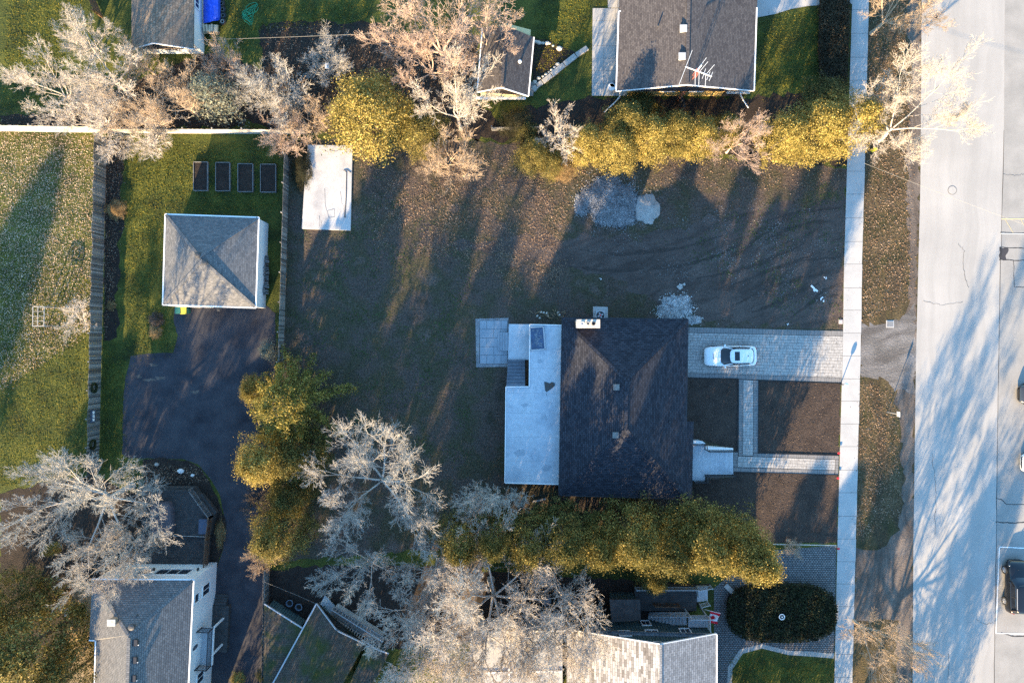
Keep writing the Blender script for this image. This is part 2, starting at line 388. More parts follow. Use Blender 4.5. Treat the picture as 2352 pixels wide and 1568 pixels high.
for i, pl in enumerate(RUTS):
    rd = random.Random(i); L = [Vector(XY(*p)) for p in pl]; a = []; b = []
    fine = [L[k].lerp(L[k+1], t/6) for k in range(len(L)-1) for t in range(6)]+[L[-1]]
    for k, p in enumerate(fine):
        d = (fine[min(k+1, len(fine)-1)]-fine[max(k-1, 0)]).normalized(); n = Vector((-d.y, d.x))
        wd = (.13 if i else .24)*math.sin(math.pi*(k+.4)/(len(fine)+.0))*rd.uniform(.35, 1.4)+.02
        a.append(tuple(p+n*wd+n*rd.uniform(-.09, .09))); b.append(tuple(p-n*wd+n*rd.uniform(-.09, .09)))
    strip('tyre_rut', a, b, .0125+i*.0006, 'rut')
# neighbours' beds and soils
sheet('mulch_strip', [(242, 318), (300, 322), (284, 370), (276, 470), (290, 490), (284, 520), (270, 560), (276, 640), (262, 690), (276, 740), (265, 775), (238, 785)], .004, 'mulch', amp=.15)
sheet('rear_bed', [(600, 60), (700, 48), (860, 55), (900, 75), (1095, 80), (1100, 240), (1180, 300), (1200, 322), (1000, 318), (640, 300), (560, 270), (600, 160)], .004, 'mulch', amp=.3, seed=6)
sheet('rear_bed', [(0, 262), (130, 262), (480, 120), (600, 160), (560, 290), (240, 297), (0, 288)], .0045, 'mulch', amp=.2, seed=7)
sheet('rock_bed', [(1222, 88), (1262, 92), (1330, 125), (1290, 150), (1222, 200)], .006, 'mulch', amp=.08)
sheet('house_bed', [(1345, 224), (1740, 222), (1950, 205), (1952, 380), (1190, 330), (1200, 250)], .0046, 'mulch', amp=.3, seed=9)
sheet('deck_bed', [(330, 1056), (365, 1050), (430, 1058), (462, 1075), (480, 1105), (500, 1140), (520, 1200), (508, 1270), (496, 1310), (470, 1300), (330, 1130)], .012, 'mulch', amp=.08)
sheet('tree_bed', [(0, 1130), (205, 1090), (330, 1140), (330, 1320), (210, 1330), (160, 1568), (0, 1568)], .0042, 'mulch', amp=.2, seed=4)
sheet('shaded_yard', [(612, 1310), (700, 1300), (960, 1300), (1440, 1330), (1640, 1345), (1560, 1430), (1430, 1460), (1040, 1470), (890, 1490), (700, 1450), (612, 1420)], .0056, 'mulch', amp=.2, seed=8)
sheet('gravel_path', [(1020, 1262), (1100, 1255), (1110, 1320), (1085, 1420), (1000, 1400), (960, 1380), (985, 1320)], .012, 'shoulder', amp=.1)
# neighbour's black drive
sheet('asphalt_drive', [(402, 700), (612, 702), (632, 720), (634, 810), (628, 900), (622, 1130), (607, 1322), (602, 1440), (598, 1700), (486, 1700), (487, 1440), (498, 1305), (512, 1262), (518, 1200), (503, 1130), (480, 1095), (455, 1066), (420, 1054),
       (360, 1052), (292, 1051), (281, 1042), (283, 919), (288, 870), (300, 818), (330, 812), (398, 810), (408, 770), (398, 735)], .010, 'black_asphalt', amp=.04, step=.35)
for i, c in enumerate(((318, 865), (345, 872), (367, 868), (352, 838), (450, 900))):
    pts = [(c[0]+math.cos(a)*(9-i)*random.Random(i*9+int(a*5)).uniform(.5, 1.6)*(1.6 if i else .6), c[1]+math.sin(a)*3.5*random.Random(i*7+int(a*5)).uniform(.5, 1.6)) for a in np.linspace(0, 6.2, 14)]
    sheet('asphalt_stain', pts, .014, 'shoulder', amp=.04, step=.2, seed=i)
# the street
LE = [(2126, -700), (2117, 0), (2114, 420), (2104, 815), (2098, 1240), (2096, 1568), (2090, 2300)]
sheet('road', LE+[(8000, 2300), (8000, -700)], .008, 'road')
sheet('parking_bay', [(2312, -700), (2306, 300), (2298, 600), (2291, 1000), (2287, 1300), (2283, 1568), (2276, 2300), (2460, 2300), (2470, -700)], .012, 'bay')
sheet('verge_base', [(1996, -300), (2118, -300), (2117, 0), (2114, 420), (2104, 815), (2098, 1240), (2096, 1568), (2094, 1900), (1948, 1900), (1957, 1568), (1965, 1250), (1977, 780), (1985, 420), (1995, 0)], .0045, 'verge')
sheet('shoulder', [(2085, -100), (2117, -100), (2117, 0), (2114, 420), (2104, 815), (2098, 1240), (2096, 1568), (2095, 1700), (2060, 1700), (2060, 1300), (2075, 1120), (2068, 960), (2052, 880), (2060, 800), (2085, 700), (2090, 560), (2080, 420), (2092, 200)], .0062, 'shoulder', amp=.3, step=.4)
sheet('drive_apron', [(1977, 745), (2048, 742), (2100, 700), (2102, 900), (2062, 900), (2040, 872), (1974, 866)], .0072, 'apron', amp=.28, step=.35, seed=3)
sheet('drive_apron', [(1965, 1252), (2000, 1266), (2040, 1248), (2075, 1200), (2098, 1160), (2096, 1420), (1962, 1430)], .0072, 'shoulder', amp=.2, seed=4)
SEAMZ = [0]
def seam(pts, wd, mat='crack', z=.016, jit=.03, name='road_seam'):
    rd = random.Random(len(pts)*7+int(pts[0][1])); L = [Vector(XY(*p)) for p in pts]
    fine = [L[k].lerp(L[k+1], t/8) for k in range(len(L)-1) for t in range(8)]+[L[-1]]
    fine = [p+Vector((rd.uniform(-jit, jit), rd.uniform(-jit, jit))) for p in fine]; a = []; b = []
    for k, p in enumerate(fine):
        d = (fine[min(k+1, len(fine)-1)]-fine[max(k-1, 0)]).normalized(); n = Vector((-d.y, d.x))*wd*rd.uniform(.5, 1.2)
        a.append(tuple(p+n)); b.append(tuple(p-n))
    SEAMZ[0] += .00025; return strip(name, a, b, z+SEAMZ[0], mat)
seam([(2306, 300), (2298, 600), (2291, 1000), (2287, 1300), (2283, 1600)], .025)
seam([(2297, 568), (2352, 570), (2380, 570)], .04); seam([(2296, 596), (2330, 598), (2380, 597)], .04)
seam([(2297, 568), (2300, 584), (2296, 598)], .04); seam([(2328, 598), (2329, 659), (2380, 660)], .03)
seam([(2287, 1143), (2302, 1148), (2312, 1158), (2380, 1158)], .035); seam([(2286, 1198), (2330, 1200), (2380, 1196)], .05)
seam([(2300, 1452), (2330, 1461), (2380, 1458)], .05); seam([(2298, 534), (2352, 536), (2380, 536)], .045)
sheet('asphalt_patch', [(2297, 569), (2318, 569), (2312, 580), (2310, 596), (2296, 596)], .0145, 'black_asphalt', amp=.1, step=.2)
sheet('asphalt_patch', [(2310, 640), (2380, 640), (2380, 648), (2310, 648)], .0145, 'bay', amp=.05, step=.3)
def line(pts, wd, mat, name='bay_line'):
    return seam(pts, wd, mat, .020, 0, name)
line([(2295, 1255), (2352, 1258), (2420, 1260)], .05, 'line_white'); line([(2295, 1257), (2287, 1453)], .05, 'line_white'); line([(2287, 1453), (2352, 1455), (2420, 1456)], .05, 'line_white')
line([(2300, 503), (2420, 503)], .05, 'line_yellow'); line([(2309, 505), (2327, 535)], .04, 'line_yellow'); line([(2345, 505), (2362, 535)], .04, 'line_yellow'); line([(2298, 536.5), (2420, 538.5)], .03, 'line_white')

# sidewalk: one slab at a time
def lerpline(tab, y):
    for (y0, a), (y1, b) in zip(tab, tab[1:]):
        if y <= y1: return a+(b-a)*(y-y0)/(y1-y0)
    return tab[-1][1]
SL = [(-400, 1968), (0, 1957), (420, 1944), (620, 1938), (780, 1936), (1250, 1923), (1568, 1916), (2000, 1906)]
SR = [(-400, 2006), (0, 1995), (420, 1985), (620, 1979), (780, 1977), (1250, 1965), (1568, 1957), (2000, 1946)]
sb = sheet('sidewalk', [(x, y) for y, x in SL]+[(x, y) for y, x in SR[::-1]], .022, 'crack')
y = -400; rd = random.Random(4)
while y < 2000:
    y2 = y+53+rd.uniform(-2, 2); e = .35
    pts = [XY(lerpline(SL, y+e), y+e), XY(lerpline(SR, y+e)+(rd.uniform(-.5, .5)), y+e), XY(lerpline(SR, y2-e)+rd.uniform(-.5, .5), y2-e), XY(lerpline(SL, y2-e), y2-e)]
    MB().prism(pts, .01, .055+rd.uniform(-.006, .006)).build('slab', 'concrete', sb)
    y = y2
# yellow house: patio and walk
def slabs(name, poly_ov, z, mat, nx, ny, gap=.02, base='crack', quad=None):
    b = sheet(name, poly_ov, z, base)
    a, bb, c, d = [Vector(XY(*p)) for p in poly_ov]
    for i in range(nx):
        for j in range(ny):
            f = lambda u, v: a.lerp(bb, u).lerp(d.lerp(c, u), v)
            gu = gap/((bb-a).length/nx)/nx/2; gv = gap/((d-a).length/ny)/ny/2
            pts = [f(i/nx+gu, j/ny+gv), f((i+1)/nx-gu, j/ny+gv), f((i+1)/nx-gu, (j+1)/ny-gv), f(i/nx+gu, (j+1)/ny-gv)]
            MB().prism([tuple(p) for p in pts], z-.01, z+.05+random.Random(i*17+j).uniform(-.004, .004)).build('slab', mat, b)
    return b
slabs('patio', [(1361, 20), (1440, 20), (1440, 221), (1359, 221)], .02, 'concrete', 3, 7)
slabs('patio', [(1395, -60), (1440, -60), (1440, 19), (1396, 19)], .02, 'concrete', 2, 3)
sheet('front_walk', [(1738, 41), (1780, 33), (1819, 21), (1860, 14), (1900, 12), (1957, 10), (1957, -80), (1738, -80)], .03, 'concrete')
# cobbled forecourt of the green house
sheet('cobbled_forecourt', [(1640, 1350), (1700, 1300), (1780, 1262), (1921, 1252), (1916, 1500), (1870, 1496), (1810, 1493), (1750, 1478), (1700, 1490), (1672, 1530), (1665, 1700), (1630, 1700), (1640, 1450)], .008, 'cobble')
sheet('lawn_edge', [(1916, 1500), (1870, 1496), (1810, 1493), (1750, 1478), (1700, 1490), (1672, 1530), (1665, 1700), (1676, 1700), (1682, 1536), (1706, 1500), (1750, 1488), (1810, 1503), (1870, 1507), (1915, 1511)], .014, 'stone')

# paver drive and walks of the dark-roofed house
drv = sheet('paver_drive', [(1579, 751), (1937, 760), (1932, 878), (1741, 872), (1740, 1040), (1926, 1046), (1925, 1089), (1684, 1082), (1686, 1036), (1696, 1036), (1697, 868), (1578, 866)], .012, 'crack')
PAV = []
def pave(quad, bw, bh, mat, seed, big):
    """random ashlar rows inside a quad given in plan pixels: top-left, top-right, bottom-right, bottom-left"""
    rd = random.Random(seed); a, b, c, d = [Vector(XY(*p)) for p in quad]
    W = (b-a).length; H = (d-a).length; f = lambda u, v: a.lerp(b, u).lerp(d.lerp(c, u), v)
    y = 0
    while y < H-.05:
        h = min(H-y, bh*rd.uniform(.8, 1.2)); x = 0
        if H-y-h < .08: h = H-y
        while x < W-.05:
            wd = min(W-x, bw*rd.choice((.7, 1, 1, 1.4)))
            if W-x-wd < .08: wd = W-x
            e = .009
            PAV.append((big, wd*h, mat, [tuple(f((x+e)/W, (y+e)/H)), tuple(f((x+wd-e)/W, (y+e)/H)), tuple(f((x+wd-e)/W, (y+h-e)/H)), tuple(f((x+e)/W, (y+h-e)/H))], .05+rd.uniform(-.005, .005)))
            x += wd
        y += h
pave([(1579, 764), (1936, 772), (1933, 867), (1579, 856)], .29, .25, 'paver', 1, 1)
pave([(1579, 751), (1937, 760), (1936.5, 771.5), (1579, 763.5)], .24, .46, 'paver_border', 2, 0)
pave([(1579, 856.5), (1933, 867.5), (1932, 878), (1579, 866)], .24, .44, 'paver_border', 3, 0)
pave([(1707, 872), (1730, 873), (1729, 1046), (1706, 1046)], .26, .25, 'paver', 4, 1)
pave([(1697, 871), (1706.5, 871.5), (1705.5, 1046), (1696, 1046)], .38, .24, 'paver_border', 5, 0)
pave([(1730.5, 872.5), (1741, 873), (1740, 1040), (1729.5, 1040)], .42, .24, 'paver_border', 6, 0)
pave([(1695, 1047), (1918, 1055), (1917, 1079), (1694, 1072)], .28, .25, 'paver', 7, 1)
pave([(1730, 1040.5), (1926, 1046), (1926, 1054.5), (1730, 1047.5)], .24, .36, 'paver_border', 8, 0)
pave([(1685, 1073), (1917, 1079.5), (1916, 1089), (1684, 1082)], .24, .38, 'paver_border', 9, 0)
pave([(1685, 1038), (1694.5, 1038), (1694, 1072.5), (1684.5, 1072)], .38, .24, 'paver_border', 10, 0)
pave([(1918.5, 1055), (1926, 1055.3), (1925, 1089), (1917.5, 1088.6)], .3, .24, 'paver_border', 11, 0)
PAV.sort(key=lambda q: -q[1]); rest = {}
for i, (big, ar, mat, pts, zt) in enumerate(PAV):
    if i < 300: MB().prism(pts, .008, zt).build('paver', mat, drv)
    else: rest.setdefault(mat, MB()).prism(pts, .008, zt)
for mat, mb in rest.items(): tag(mb.build('small_pavers', mat, drv), kind='stuff')
sheet('planting_bed', [(1580, 868), (1694, 870), (1693, 1036), (1684, 1030), (1620, 1012), (1590, 1012), (1590, 968), (1578, 968)], .014, 'bed_soil')
sheet('planting_bed', [(1743, 875), (1930, 881), (1925, 1044), (1742, 1038)], .014, 'bed_soil')
sheet('front_lawn', [(1590, 1106), (1684, 1096), (1684, 1084), (1924, 1091), (1921, 1244), (1780, 1246), (1600, 1180)], .014, 'bed_soil')
def curb(pts, name='bed_edging'):
    m = MB()
    for a, b in zip(pts, pts[1:]): m.bar(P(*a, .03), P(*b, .03), .05, .10)
    return m
eg = thing('bed_edging', 'thin dark edging around the square bed beside the sidewalk lamp', 'edging', P(1742, 880))
curb([(1931, 880), (1742, 874), (1741, 1039), (1926, 1045)]).build('edge_strip', 'black_plastic', eg)
eg = thing('bed_edging', 'thin dark edging around the bed between house and vertical paver walk', 'edging', P(1695, 870))
curb([(1580, 867), (1695, 869), (1694, 1036), (1685, 1036)]).build('edge_strip', 'black_plastic', eg)
eg = thing('bed_edging', 'thin dark edging below the paver walk that leads to the steps', 'edging', P(1690, 1084))
curb([(1684, 1083), (1925, 1090)]).build('edge_strip', 'black_plastic', eg)

# concrete slab in the back of the lot
t = thing('concrete_slab', 'big white concrete slab in the back corner of the empty lot', 'slab', P(752, 430))
MB().prism([XY(*p) for p in ((708, 334), (811, 335), (809, 400), (806, 530), (694, 526), (700, 430))], -.02, .16).build('slab_body', 'white_concrete', t, bevel=.02)
m = MB()
for pl in ([(746, 433), (747, 470), (750, 484)], [(752, 484), (768, 480), (769, 498), (755, 500), (752, 484)], [(733, 495), (735, 508), (734, 521)], [(739, 506), (737, 519)], [(790, 470), (791, 498), (797, 497)], [(782, 440), (786, 470)], [(757, 345), (772, 348), (780, 343)]):
    for a, b in zip(pl, pl[1:]): m.bar(P(*a, .165), P(*b, .165), .022, .012)
m.build('crack_line', 'iron', t)
t = thing('steel_pipe', 'thin dark pipe lying along the right side of the white concrete slab', 'pipe', P(795, 440, .16))
MB().path([P(793, 393, .19), P(796, 396, .19), P(795, 450, .19), P(792, 500, .19)], .035).build('pipe_run', 'iron', t)
MB().path([P(789, 392, .19), P(797, 390, .19), P(806, 397, .19)], .03).build('pipe_bend', 'iron', t)

for pl in ([(2140, 1040), (2150, 1120), (2146, 1230)], [(2200, 560), (2215, 575), (2212, 620), (2225, 660)], [(2120, 690), (2160, 700), (2210, 694)], [(2240, 1420), (2262, 1432), (2280, 1428)], [(2180, 1500), (2176, 1560)], [(2303, 400), (2330, 404), (2360, 398)]): seam(pl, .012, jit=.08)
# ---------------------------------------------------------------- buildings
def roof_solid(parent, eave, faces, mat, name='roof', skirt=.14):
    """eave: list of world points (corner loop); faces: list of lists of world points (the slopes)"""
    m = MB()
    for f in faces:
        n = (Vector(f[1])-Vector(f[0])).cross(Vector(f[2])-Vector(f[0]))
        if n.z < 0: f = f[::-1]
        m.poly(f)
    n = len(eave)
    for i in range(n):
        a, b = eave[i], eave[(i+1) % n]
        m.poly([a, b, b-Vector((0, 0, skirt)), a-Vector((0, 0, skirt))])
    m.poly([e-Vector((0, 0, skirt)) for e in eave])
    return m.build(name, mat, parent)
def inset(quad, d):
    """shrink a convex world xy polygon by d"""
    c = sum((Vector((p[0], p[1])) for p in quad), Vector((0, 0)))/len(quad); out = []
    n = len(quad)
    A = sum(quad[i][0]*quad[(i+1) % n][1]-quad[(i+1) % n][0]*quad[i][1] for i in range(n))
    for i in range(n):
        p, q, r = [Vector((quad[k % n][0], quad[k % n][1])) for k in (i-1, i, i+1)]
        d1 = (q-p).normalized(); d2 = (r-q).normalized(); s = 1 if A > 0 else -1
        n1 = Vector((-d1.y, d1.x))*s; n2 = Vector((-d2.y, d2.x))*s; k = 1+n1.dot(n2)
        out.append(tuple(q+(n1+n2)*d/max(k, .2)))
    return out
def gutter(parent, pts, mat='white_paint', r=.06):
    m = MB()
    for a, b in zip(pts, pts[1:]): m.bar(a, b, .11, .10)
    return m.build('gutter', mat, parent)
def window(parent, c, u, n, wd, ht, frame='white_paint', pane='glass', bars=1, fw=.09):
    """window on a wall: centre c, horizontal unit u, outward unit n"""
    c, u, n = Vector(c), Vector(u).normalized(), Vector(n).normalized(); z = n.cross(u)
    if z.z < 0: z = -z
    m = MB()
    def blk(mb, a0, a1, b0, b1, d0, d1):
        vs = [c+u*a+z*b+n*d for d in (d0, d1) for a, b in ((a0, b0), (a1, b0), (a1, b1), (a0, b1))]
        mb.add(vs, [(3, 2, 1, 0), (4, 5, 6, 7), (0, 1, 5, 4), (1, 2, 6, 5), (2, 3, 7, 6), (3, 0, 4, 7)])
    W, H = wd/2, ht/2
    blk(m, -W-fw, -W, -H-fw, H+fw, 0, .07); blk(m, W, W+fw, -H-fw, H+fw, 0, .07)
    blk(m, -W, W, H, H+fw, 0, .07); blk(m, -W, W, -H-fw, -H, 0, .09)
    for k in range(1, bars+1):
        x = -W+wd*k/(bars+1); blk(m, x-.025, x+.025, -H, H, 0, .05)
    f = m.build('window', frame, parent)
    g = MB(); blk(g, -W, W, -H, H, .005, .03); g.build('pane', pane, f)
    return f
def vent(parent, base, top, sz=.35, mat='grey_metal', h=.3, name='roof_vent'):
    x, y, z = top
    v = MB().box(x-sz/2, x+sz/2, y-sz/2, y+sz/2, z-h, z-.06).build(name, mat, parent)
    MB().box(x-sz/2-.05, x+sz/2+.05, y-sz/2-.05, y+sz/2+.05, z-.06, z).build('cap', mat, v)
    return v
def rail(parent, pts, h=.95, gap=.13, mat='black_metal', post=.07, bal=.022, name='railing'):
    m = MB(); pts = [Vector(p) for p in pts]; U = Vector((0, 0, 1))
    for a, b in zip(pts, pts[1:]):
        m.bar(a+U*h, b+U*h, .06, .05); m.bar(a+U*.12, b+U*.12, .045, .04)
        n = max(1, int((b-a).length/gap))
        for k in range(1, n):
            p = a.lerp(b, k/n); m.bar(p+U*.12, p+U*h, bal, bal)
    for p in pts: m.bar(p, p+U*(h+.07), post, post)
    return m.build(name, mat, parent)
ZU = Vector((0, 0, 1))

# --- dark-roofed house in the middle
EZ, RZ = 3.2, 5.9
t = thing('dark_roof_house', 'house with navy hip roof and pale back deck beside the paver drive', 'house', P(1436, 935))
NW, NE, S1, S2, SE, SW = P(1291.5, 730, EZ), P(1580.5, 733, EZ), P(1576.5, 967.5, EZ), P(1592, 967.8, EZ-.25), P(1588, 1146, EZ-.25), P(1284, 1136.5, EZ)
RA, RB = P(1438, 874, RZ), P(1437, 986, RZ)
SEi = P(1576, 1143, EZ)
roof = roof_solid(t, [NW, NE, S1, SEi, SW], [[NW, NE, RA], [NE, S1, SEi, RB, RA], [SEi, SW, RB], [SW, NW, RA, RB]], 'navy_shingle')
m = MB(); m.poly([S1+ZU*.004, S2, SE, SEi+ZU*.004][::-1]); m.poly([S2, SE, SE-ZU*.14, S2-ZU*.14]); m.poly([S1, S2, S2-ZU*.14, S1-ZU*.14]); m.poly([SEi, SE, SE-ZU*.14, SEi-ZU*.14])
m.build('porch_roof', 'navy_shingle', t)
for a, b in ((NW, RA), (NE, RA), (RA, RB), (SEi, RB), (SW, RB)):
    MB().bar(a.lerp(b, .01)+ZU*.02, b+ZU*.02, .28, .035).build('ridge_cap', 'navy_shingle', roof)
gutter(t, [NW-ZU*.05, NE-ZU*.05, S1-ZU*.05], 'black_metal'); gutter(t, [S2-ZU*.06, SE-ZU*.06], 'black_metal'); gutter(t, [SE-ZU*.06, SW-ZU*.05, NW-ZU*.05], 'black_metal')
wl = MB().prism(inset([tuple(p)[:2] for p in (NW, NE, S1, SEi, SW)], .42), 0, EZ-.1).build('wall', 'grey_wall', t)
for yy in (800, 920): window(t, P(1576, yy, 1.7)+Vector((-.23, 0, 0)), (0, 1, 0), (1, 0, 0), 1.6, 1.2)
for xx in (1340, 1450, 1530): window(t, Vector((P(xx, 0).x, NW.y-.42+.005, 1.8)), (1, 0, 0), (0, 1, 0), 1.3, 1.1)
ch = MB().box(*sorted((P(1325, 0, 5.0).x, P(1376, 0, 5.0).x)), P(0, 752, 5.0).y, P(0, 735, 5.0).y, 0, 5.0).build('chimney', 'sun_tinted_brick', t)
x0, x1, y0, y1 = P(1323, 0, 5.0).x, P(1378, 0, 5.0).x, P(0, 753.5, 5.0).y, P(0, 733.5, 5.0).y
MB().box(x0, x1, y0, y1, 5.0, 5.1).build('chimney_cap', 'pale_stone', ch)
for k, c in enumerate(((1337, 743), (1350, 743), (1363, 743))):
    MB().lathe(P(*c, 5.1), [(.16, 0), (.16, .22), (.12, .22), (.12, .06)], 12).build('flue', ('white_stone', 'pale_stone', 'iron')[k], ch)
for c, z in (((1416, 889), 5.85), ((1414, 999), 5.75)): vent(t, None, P(*c, z), .40, 'weathered_wood', .55)
MB().tube(P(1537, 968, 4.0)-ZU*.3, P(1537, 968, 4.0)+ZU*.25, .05, n=8).build('vent_pipe', 'iron', t)
# raised back deck of that house
DZ = 2.2
dk = MB()
dk.prism([XY(*p, DZ) for p in ((1216, 745.5), (1291, 747), (1287, 1111), (1160, 1108), (1162.5, 889), (1216, 888))], DZ-.22, DZ)
deck = dk.build('back_deck', 'membrane', t)
for a, b in (((1216, 745), (1291, 746.5)), ((1160, 1108.5), (1286, 1112)), ((1216.5, 745), (1215.5, 888)), ((1162, 888), (1216, 887.5)), ((1162, 888), (1159.5, 1108))):
    MB().bar(P(*a, DZ+.01), P(*b, DZ+.01), .07, .09).build('deck_edge', 'white_paint', deck)
for a, b in (((1240, 880), (1262, 870)), ((1262, 870), (1284, 830)), ((1255, 905), (1284, 960)), ((1255, 905), (1266, 990))):
    MB().bar(P(*a, DZ+.004), P(*b, DZ+.004), .06, .012).build('membrane_fold', 'membrane', deck)
for yy in (800, 845, 902, 948, 1003, 1058):
    MB().bar(P(1163 if yy > 890 else 1219, yy, DZ+.002), P(1287, yy+1.5, DZ+.002), .025, .008).build('membrane_seam', 'grey_metal', deck)
for c, rr in (((1195, 1040), .5), ((1250, 960), .35), ((1205, 930), .3), ((1255, 1075), .45), ((1240, 830), .25)):
    rd = random.Random(int(c[0])); p = P(*c, DZ); MB().poly([(p.x+math.cos(a)*rr*rd.uniform(.6, 1.3), p.y+math.sin(a)*rr*rd.uniform(.4, .9), DZ+.002+c[0]*1e-6) for a in np.linspace(0, 6.1, 18)]).build('water_stain', 'damp_membrane', deck)
MB().prism([XY(*p, DZ) for p in ((1222, 752), (1284, 752), (1281, 1104), (1166, 1102), (1168, 895), (1222, 895))], 0, DZ-.22).build('deck_wall', 'brown_wood', t)
LZ = .75
ld = MB().prism([XY(*p, LZ) for p in ((1168.5, 744), (1215.5, 744.5), (1215, 826), (1167, 826))], 0, LZ).build('landing', 'membrane', t)
for k in range(8):
    ya, yb = 826+k*7.75, 826+(k+1)*7.75
    z = LZ+(DZ-LZ)*(k+1)/8
    MB().prism([XY(1167-k*.5, ya, z), XY(1206, ya, z), XY(1206, yb, z), XY(1166.5-k*.5, yb, z)], z-.19, z).build('stair_tread', 'stair_blue', t, bevel=.012)
MB().prism([XY(1208, 827, 1), XY(1213.5, 827, 1), XY(1213.5, 884, 1), XY(1207, 884, 1)], 0, .55).build('stair_stringer', 'brown_wood', t)
for k in range(4):
    z = LZ*(k+1)/5; xa = 1143+k*6
    MB().prism([XY(xa, 763, z), XY(xa+6.2, 763, z), XY(xa+6.2, 805, z), XY(xa, 805, z)], 0, z).build('stone_step', 'patio', t, bevel=.012)
MB().prism([XY(*p) for p in ((1092, 732), (1168, 730), (1166, 842), (1094, 843))], 0, .03).build('gravel_surround', 'gravel', t)
ps = MB().prism([XY(*p) for p in ((1102, 735.5), (1167, 736), (1165, 835.5), (1101, 834.5))], .02, .05).build('patio_base', 'crack', t)
rd = random.Random(8)
for j, (ya, yb) in enumerate(((736, 756), (756, 776), (776, 796), (796, 815), (815, 835))):
    xs = [1102]+[1102+v for v in ((16, 33, 49), (32, 48), (16, 48), (32,), (16, 33, 49))[j]]+[1166]
    for xa, xb in zip(xs, xs[1:]):
        MB().prism([XY(xa+.3, ya+.3), XY(xb-.3, ya+.3), XY(xb-.3, yb-.3), XY(xa+.3, yb-.3)], .04, .085+rd.uniform(-.004, .004)).build('patio_slab', 'patio', ps)
# front steps
FZ = 1.15
wp = MB().prism([XY(*p, FZ) for p in ((1588, 1013), (1612, 1013), (1620, 1018), (1621, 1030), (1620, 1105), (1588, 1105))], 0, FZ).build('front_porch', 'membrane', t)
MB().prism([XY(*p, FZ) for p in ((1591, 1012), (1612, 1012), (1619, 1017), (1619, 1021), (1591, 1021))], FZ+.002, FZ+.10).build('parapet', 'white_paint', wp)
for k in range(6):
    z = FZ*(6-k)/7; xa = 1620+k*10.7
    MB().prism([XY(xa-1, 1034, z), XY(xa+10.7, 1034, z), XY(xa+10.7, 1089, z), XY(xa-1, 1089, z)], 0, z).build('front_step', 'membrane', t)
sw = MB(); a, b, c, d = P(1621, 1026, FZ), P(1684, 1029, .25), P(1684, 1033, .25), P(1621, 1033, FZ)
sw.add([a, b, c, d]+[Vector((p.x, p.y, 0)) for p in (a, b, c, d)], [(0, 1, 2, 3), (7, 6, 5, 4), (0, 4, 5, 1), (1, 5, 6, 2), (2, 6, 7, 3), (3, 7, 4, 0)])
sw.build('step_wall', 'white_paint', t)
rail(t, [P(1591, 1019, FZ), P(1617, 1019, FZ), P(1619, 1031, FZ), P(1624, 1034, FZ), P(1682, 1034, .2)], gap=.14)
rail(t, [P(1591, 1103, FZ), P(1619, 1103, FZ), P(1619, 1090, FZ), P(1624, 1090, FZ), P(1682, 1089, .2)], gap=.14)
# glass tray and torn hole on the deck
q = thing('framed_glass', 'metal framed glass panel with dark debris lying on the pale back deck', 'glass panel', P(1234, 778, DZ))
A, B, C, D = P(1217, 752, DZ+.12), P(1248, 750, DZ+.12), P(1252, 802, DZ+.12), P(1219, 804, DZ+.12)
for a, b in ((A, B), (B, C), (C, D), (D, A)): MB().bar(a-ZU*.06, b-ZU*.06, .10, .11).build('frame_bar', 'grey_metal', q)
MB().prism([tuple(p)[:2] for p in (A, B, C, D)], DZ+.005, DZ+.05).build('glass_sheet', 'screen_blue', q)
sc = MB(); rd = random.Random(3)
for k in range(40):
    p = A.lerp(B, rd.uniform(.15, .85)).lerp(D.lerp(C, rd.uniform(.15, .85)), rd.uniform(.12, .85)); sc.rock((p.x, p.y, DZ+.05), rd.uniform(.05, .14), rd.uniform(.04, .1), .04, k, 5)
tag(sc.build('debris', 'barrel', q), kind='stuff')
q = thing('black_tarp_scrap', 'torn black heart shaped scrap on the pale back deck', 'tarp', P(1262, 888, DZ))
MB().prism([XY(*p, DZ) for p in ((1250, 877), (1254, 876.5), (1259, 879), (1263, 880), (1267, 877), (1274, 879), (1274.5, 885), (1266, 893), (1255, 900), (1252, 896))], DZ+.004, DZ+.03).build('scrap_sheet', 'iron', q)
sc = MB()
for k in range(9):
    p = P(1255+rd.uniform(0, 15), 880+rd.uniform(0, 8), DZ); sc.rock((p.x, p.y, DZ+.03), .06, .05, .03, k, 5)
tag(sc.build('leaf_bits', 'brown_wood', q), kind='stuff')
# air conditioner
q = thing('air_conditioner', 'grey air conditioner with round black fan above the navy roof edge', 'air conditioner', P(1378, 716))
MB().prism([XY(*p) for p in ((1362, 704), (1396, 705), (1396, 734), (1362, 733))], 0, .08).build('pad', 'concrete', q, bevel=.01)
x, y, _ = P(1379, 724, .8)
b = MB().box(x-.42, x+.42, y-.42, y+.42, .08, .8).build('casing', 'grey_metal', q, bevel=.03)
MB().lathe((x, y, .8), [(.36, 0), (.36, .015), (.3, .02), (.3, .012)], 20).build('fan_opening', 'black_plastic', b)
m = MB()
for k in range(4):
    a = k*math.pi/2+.4; m.bar((x, y, .828), (x+math.cos(a)*.27, y+math.sin(a)*.27, .828), .13, .008)
m.build('fan_blade', 'grey_metal', b)
MB().lathe((x, y, .835), [(.08, 0), (.05, .03)], 10).build('fan_hub', 'red_paint', b)

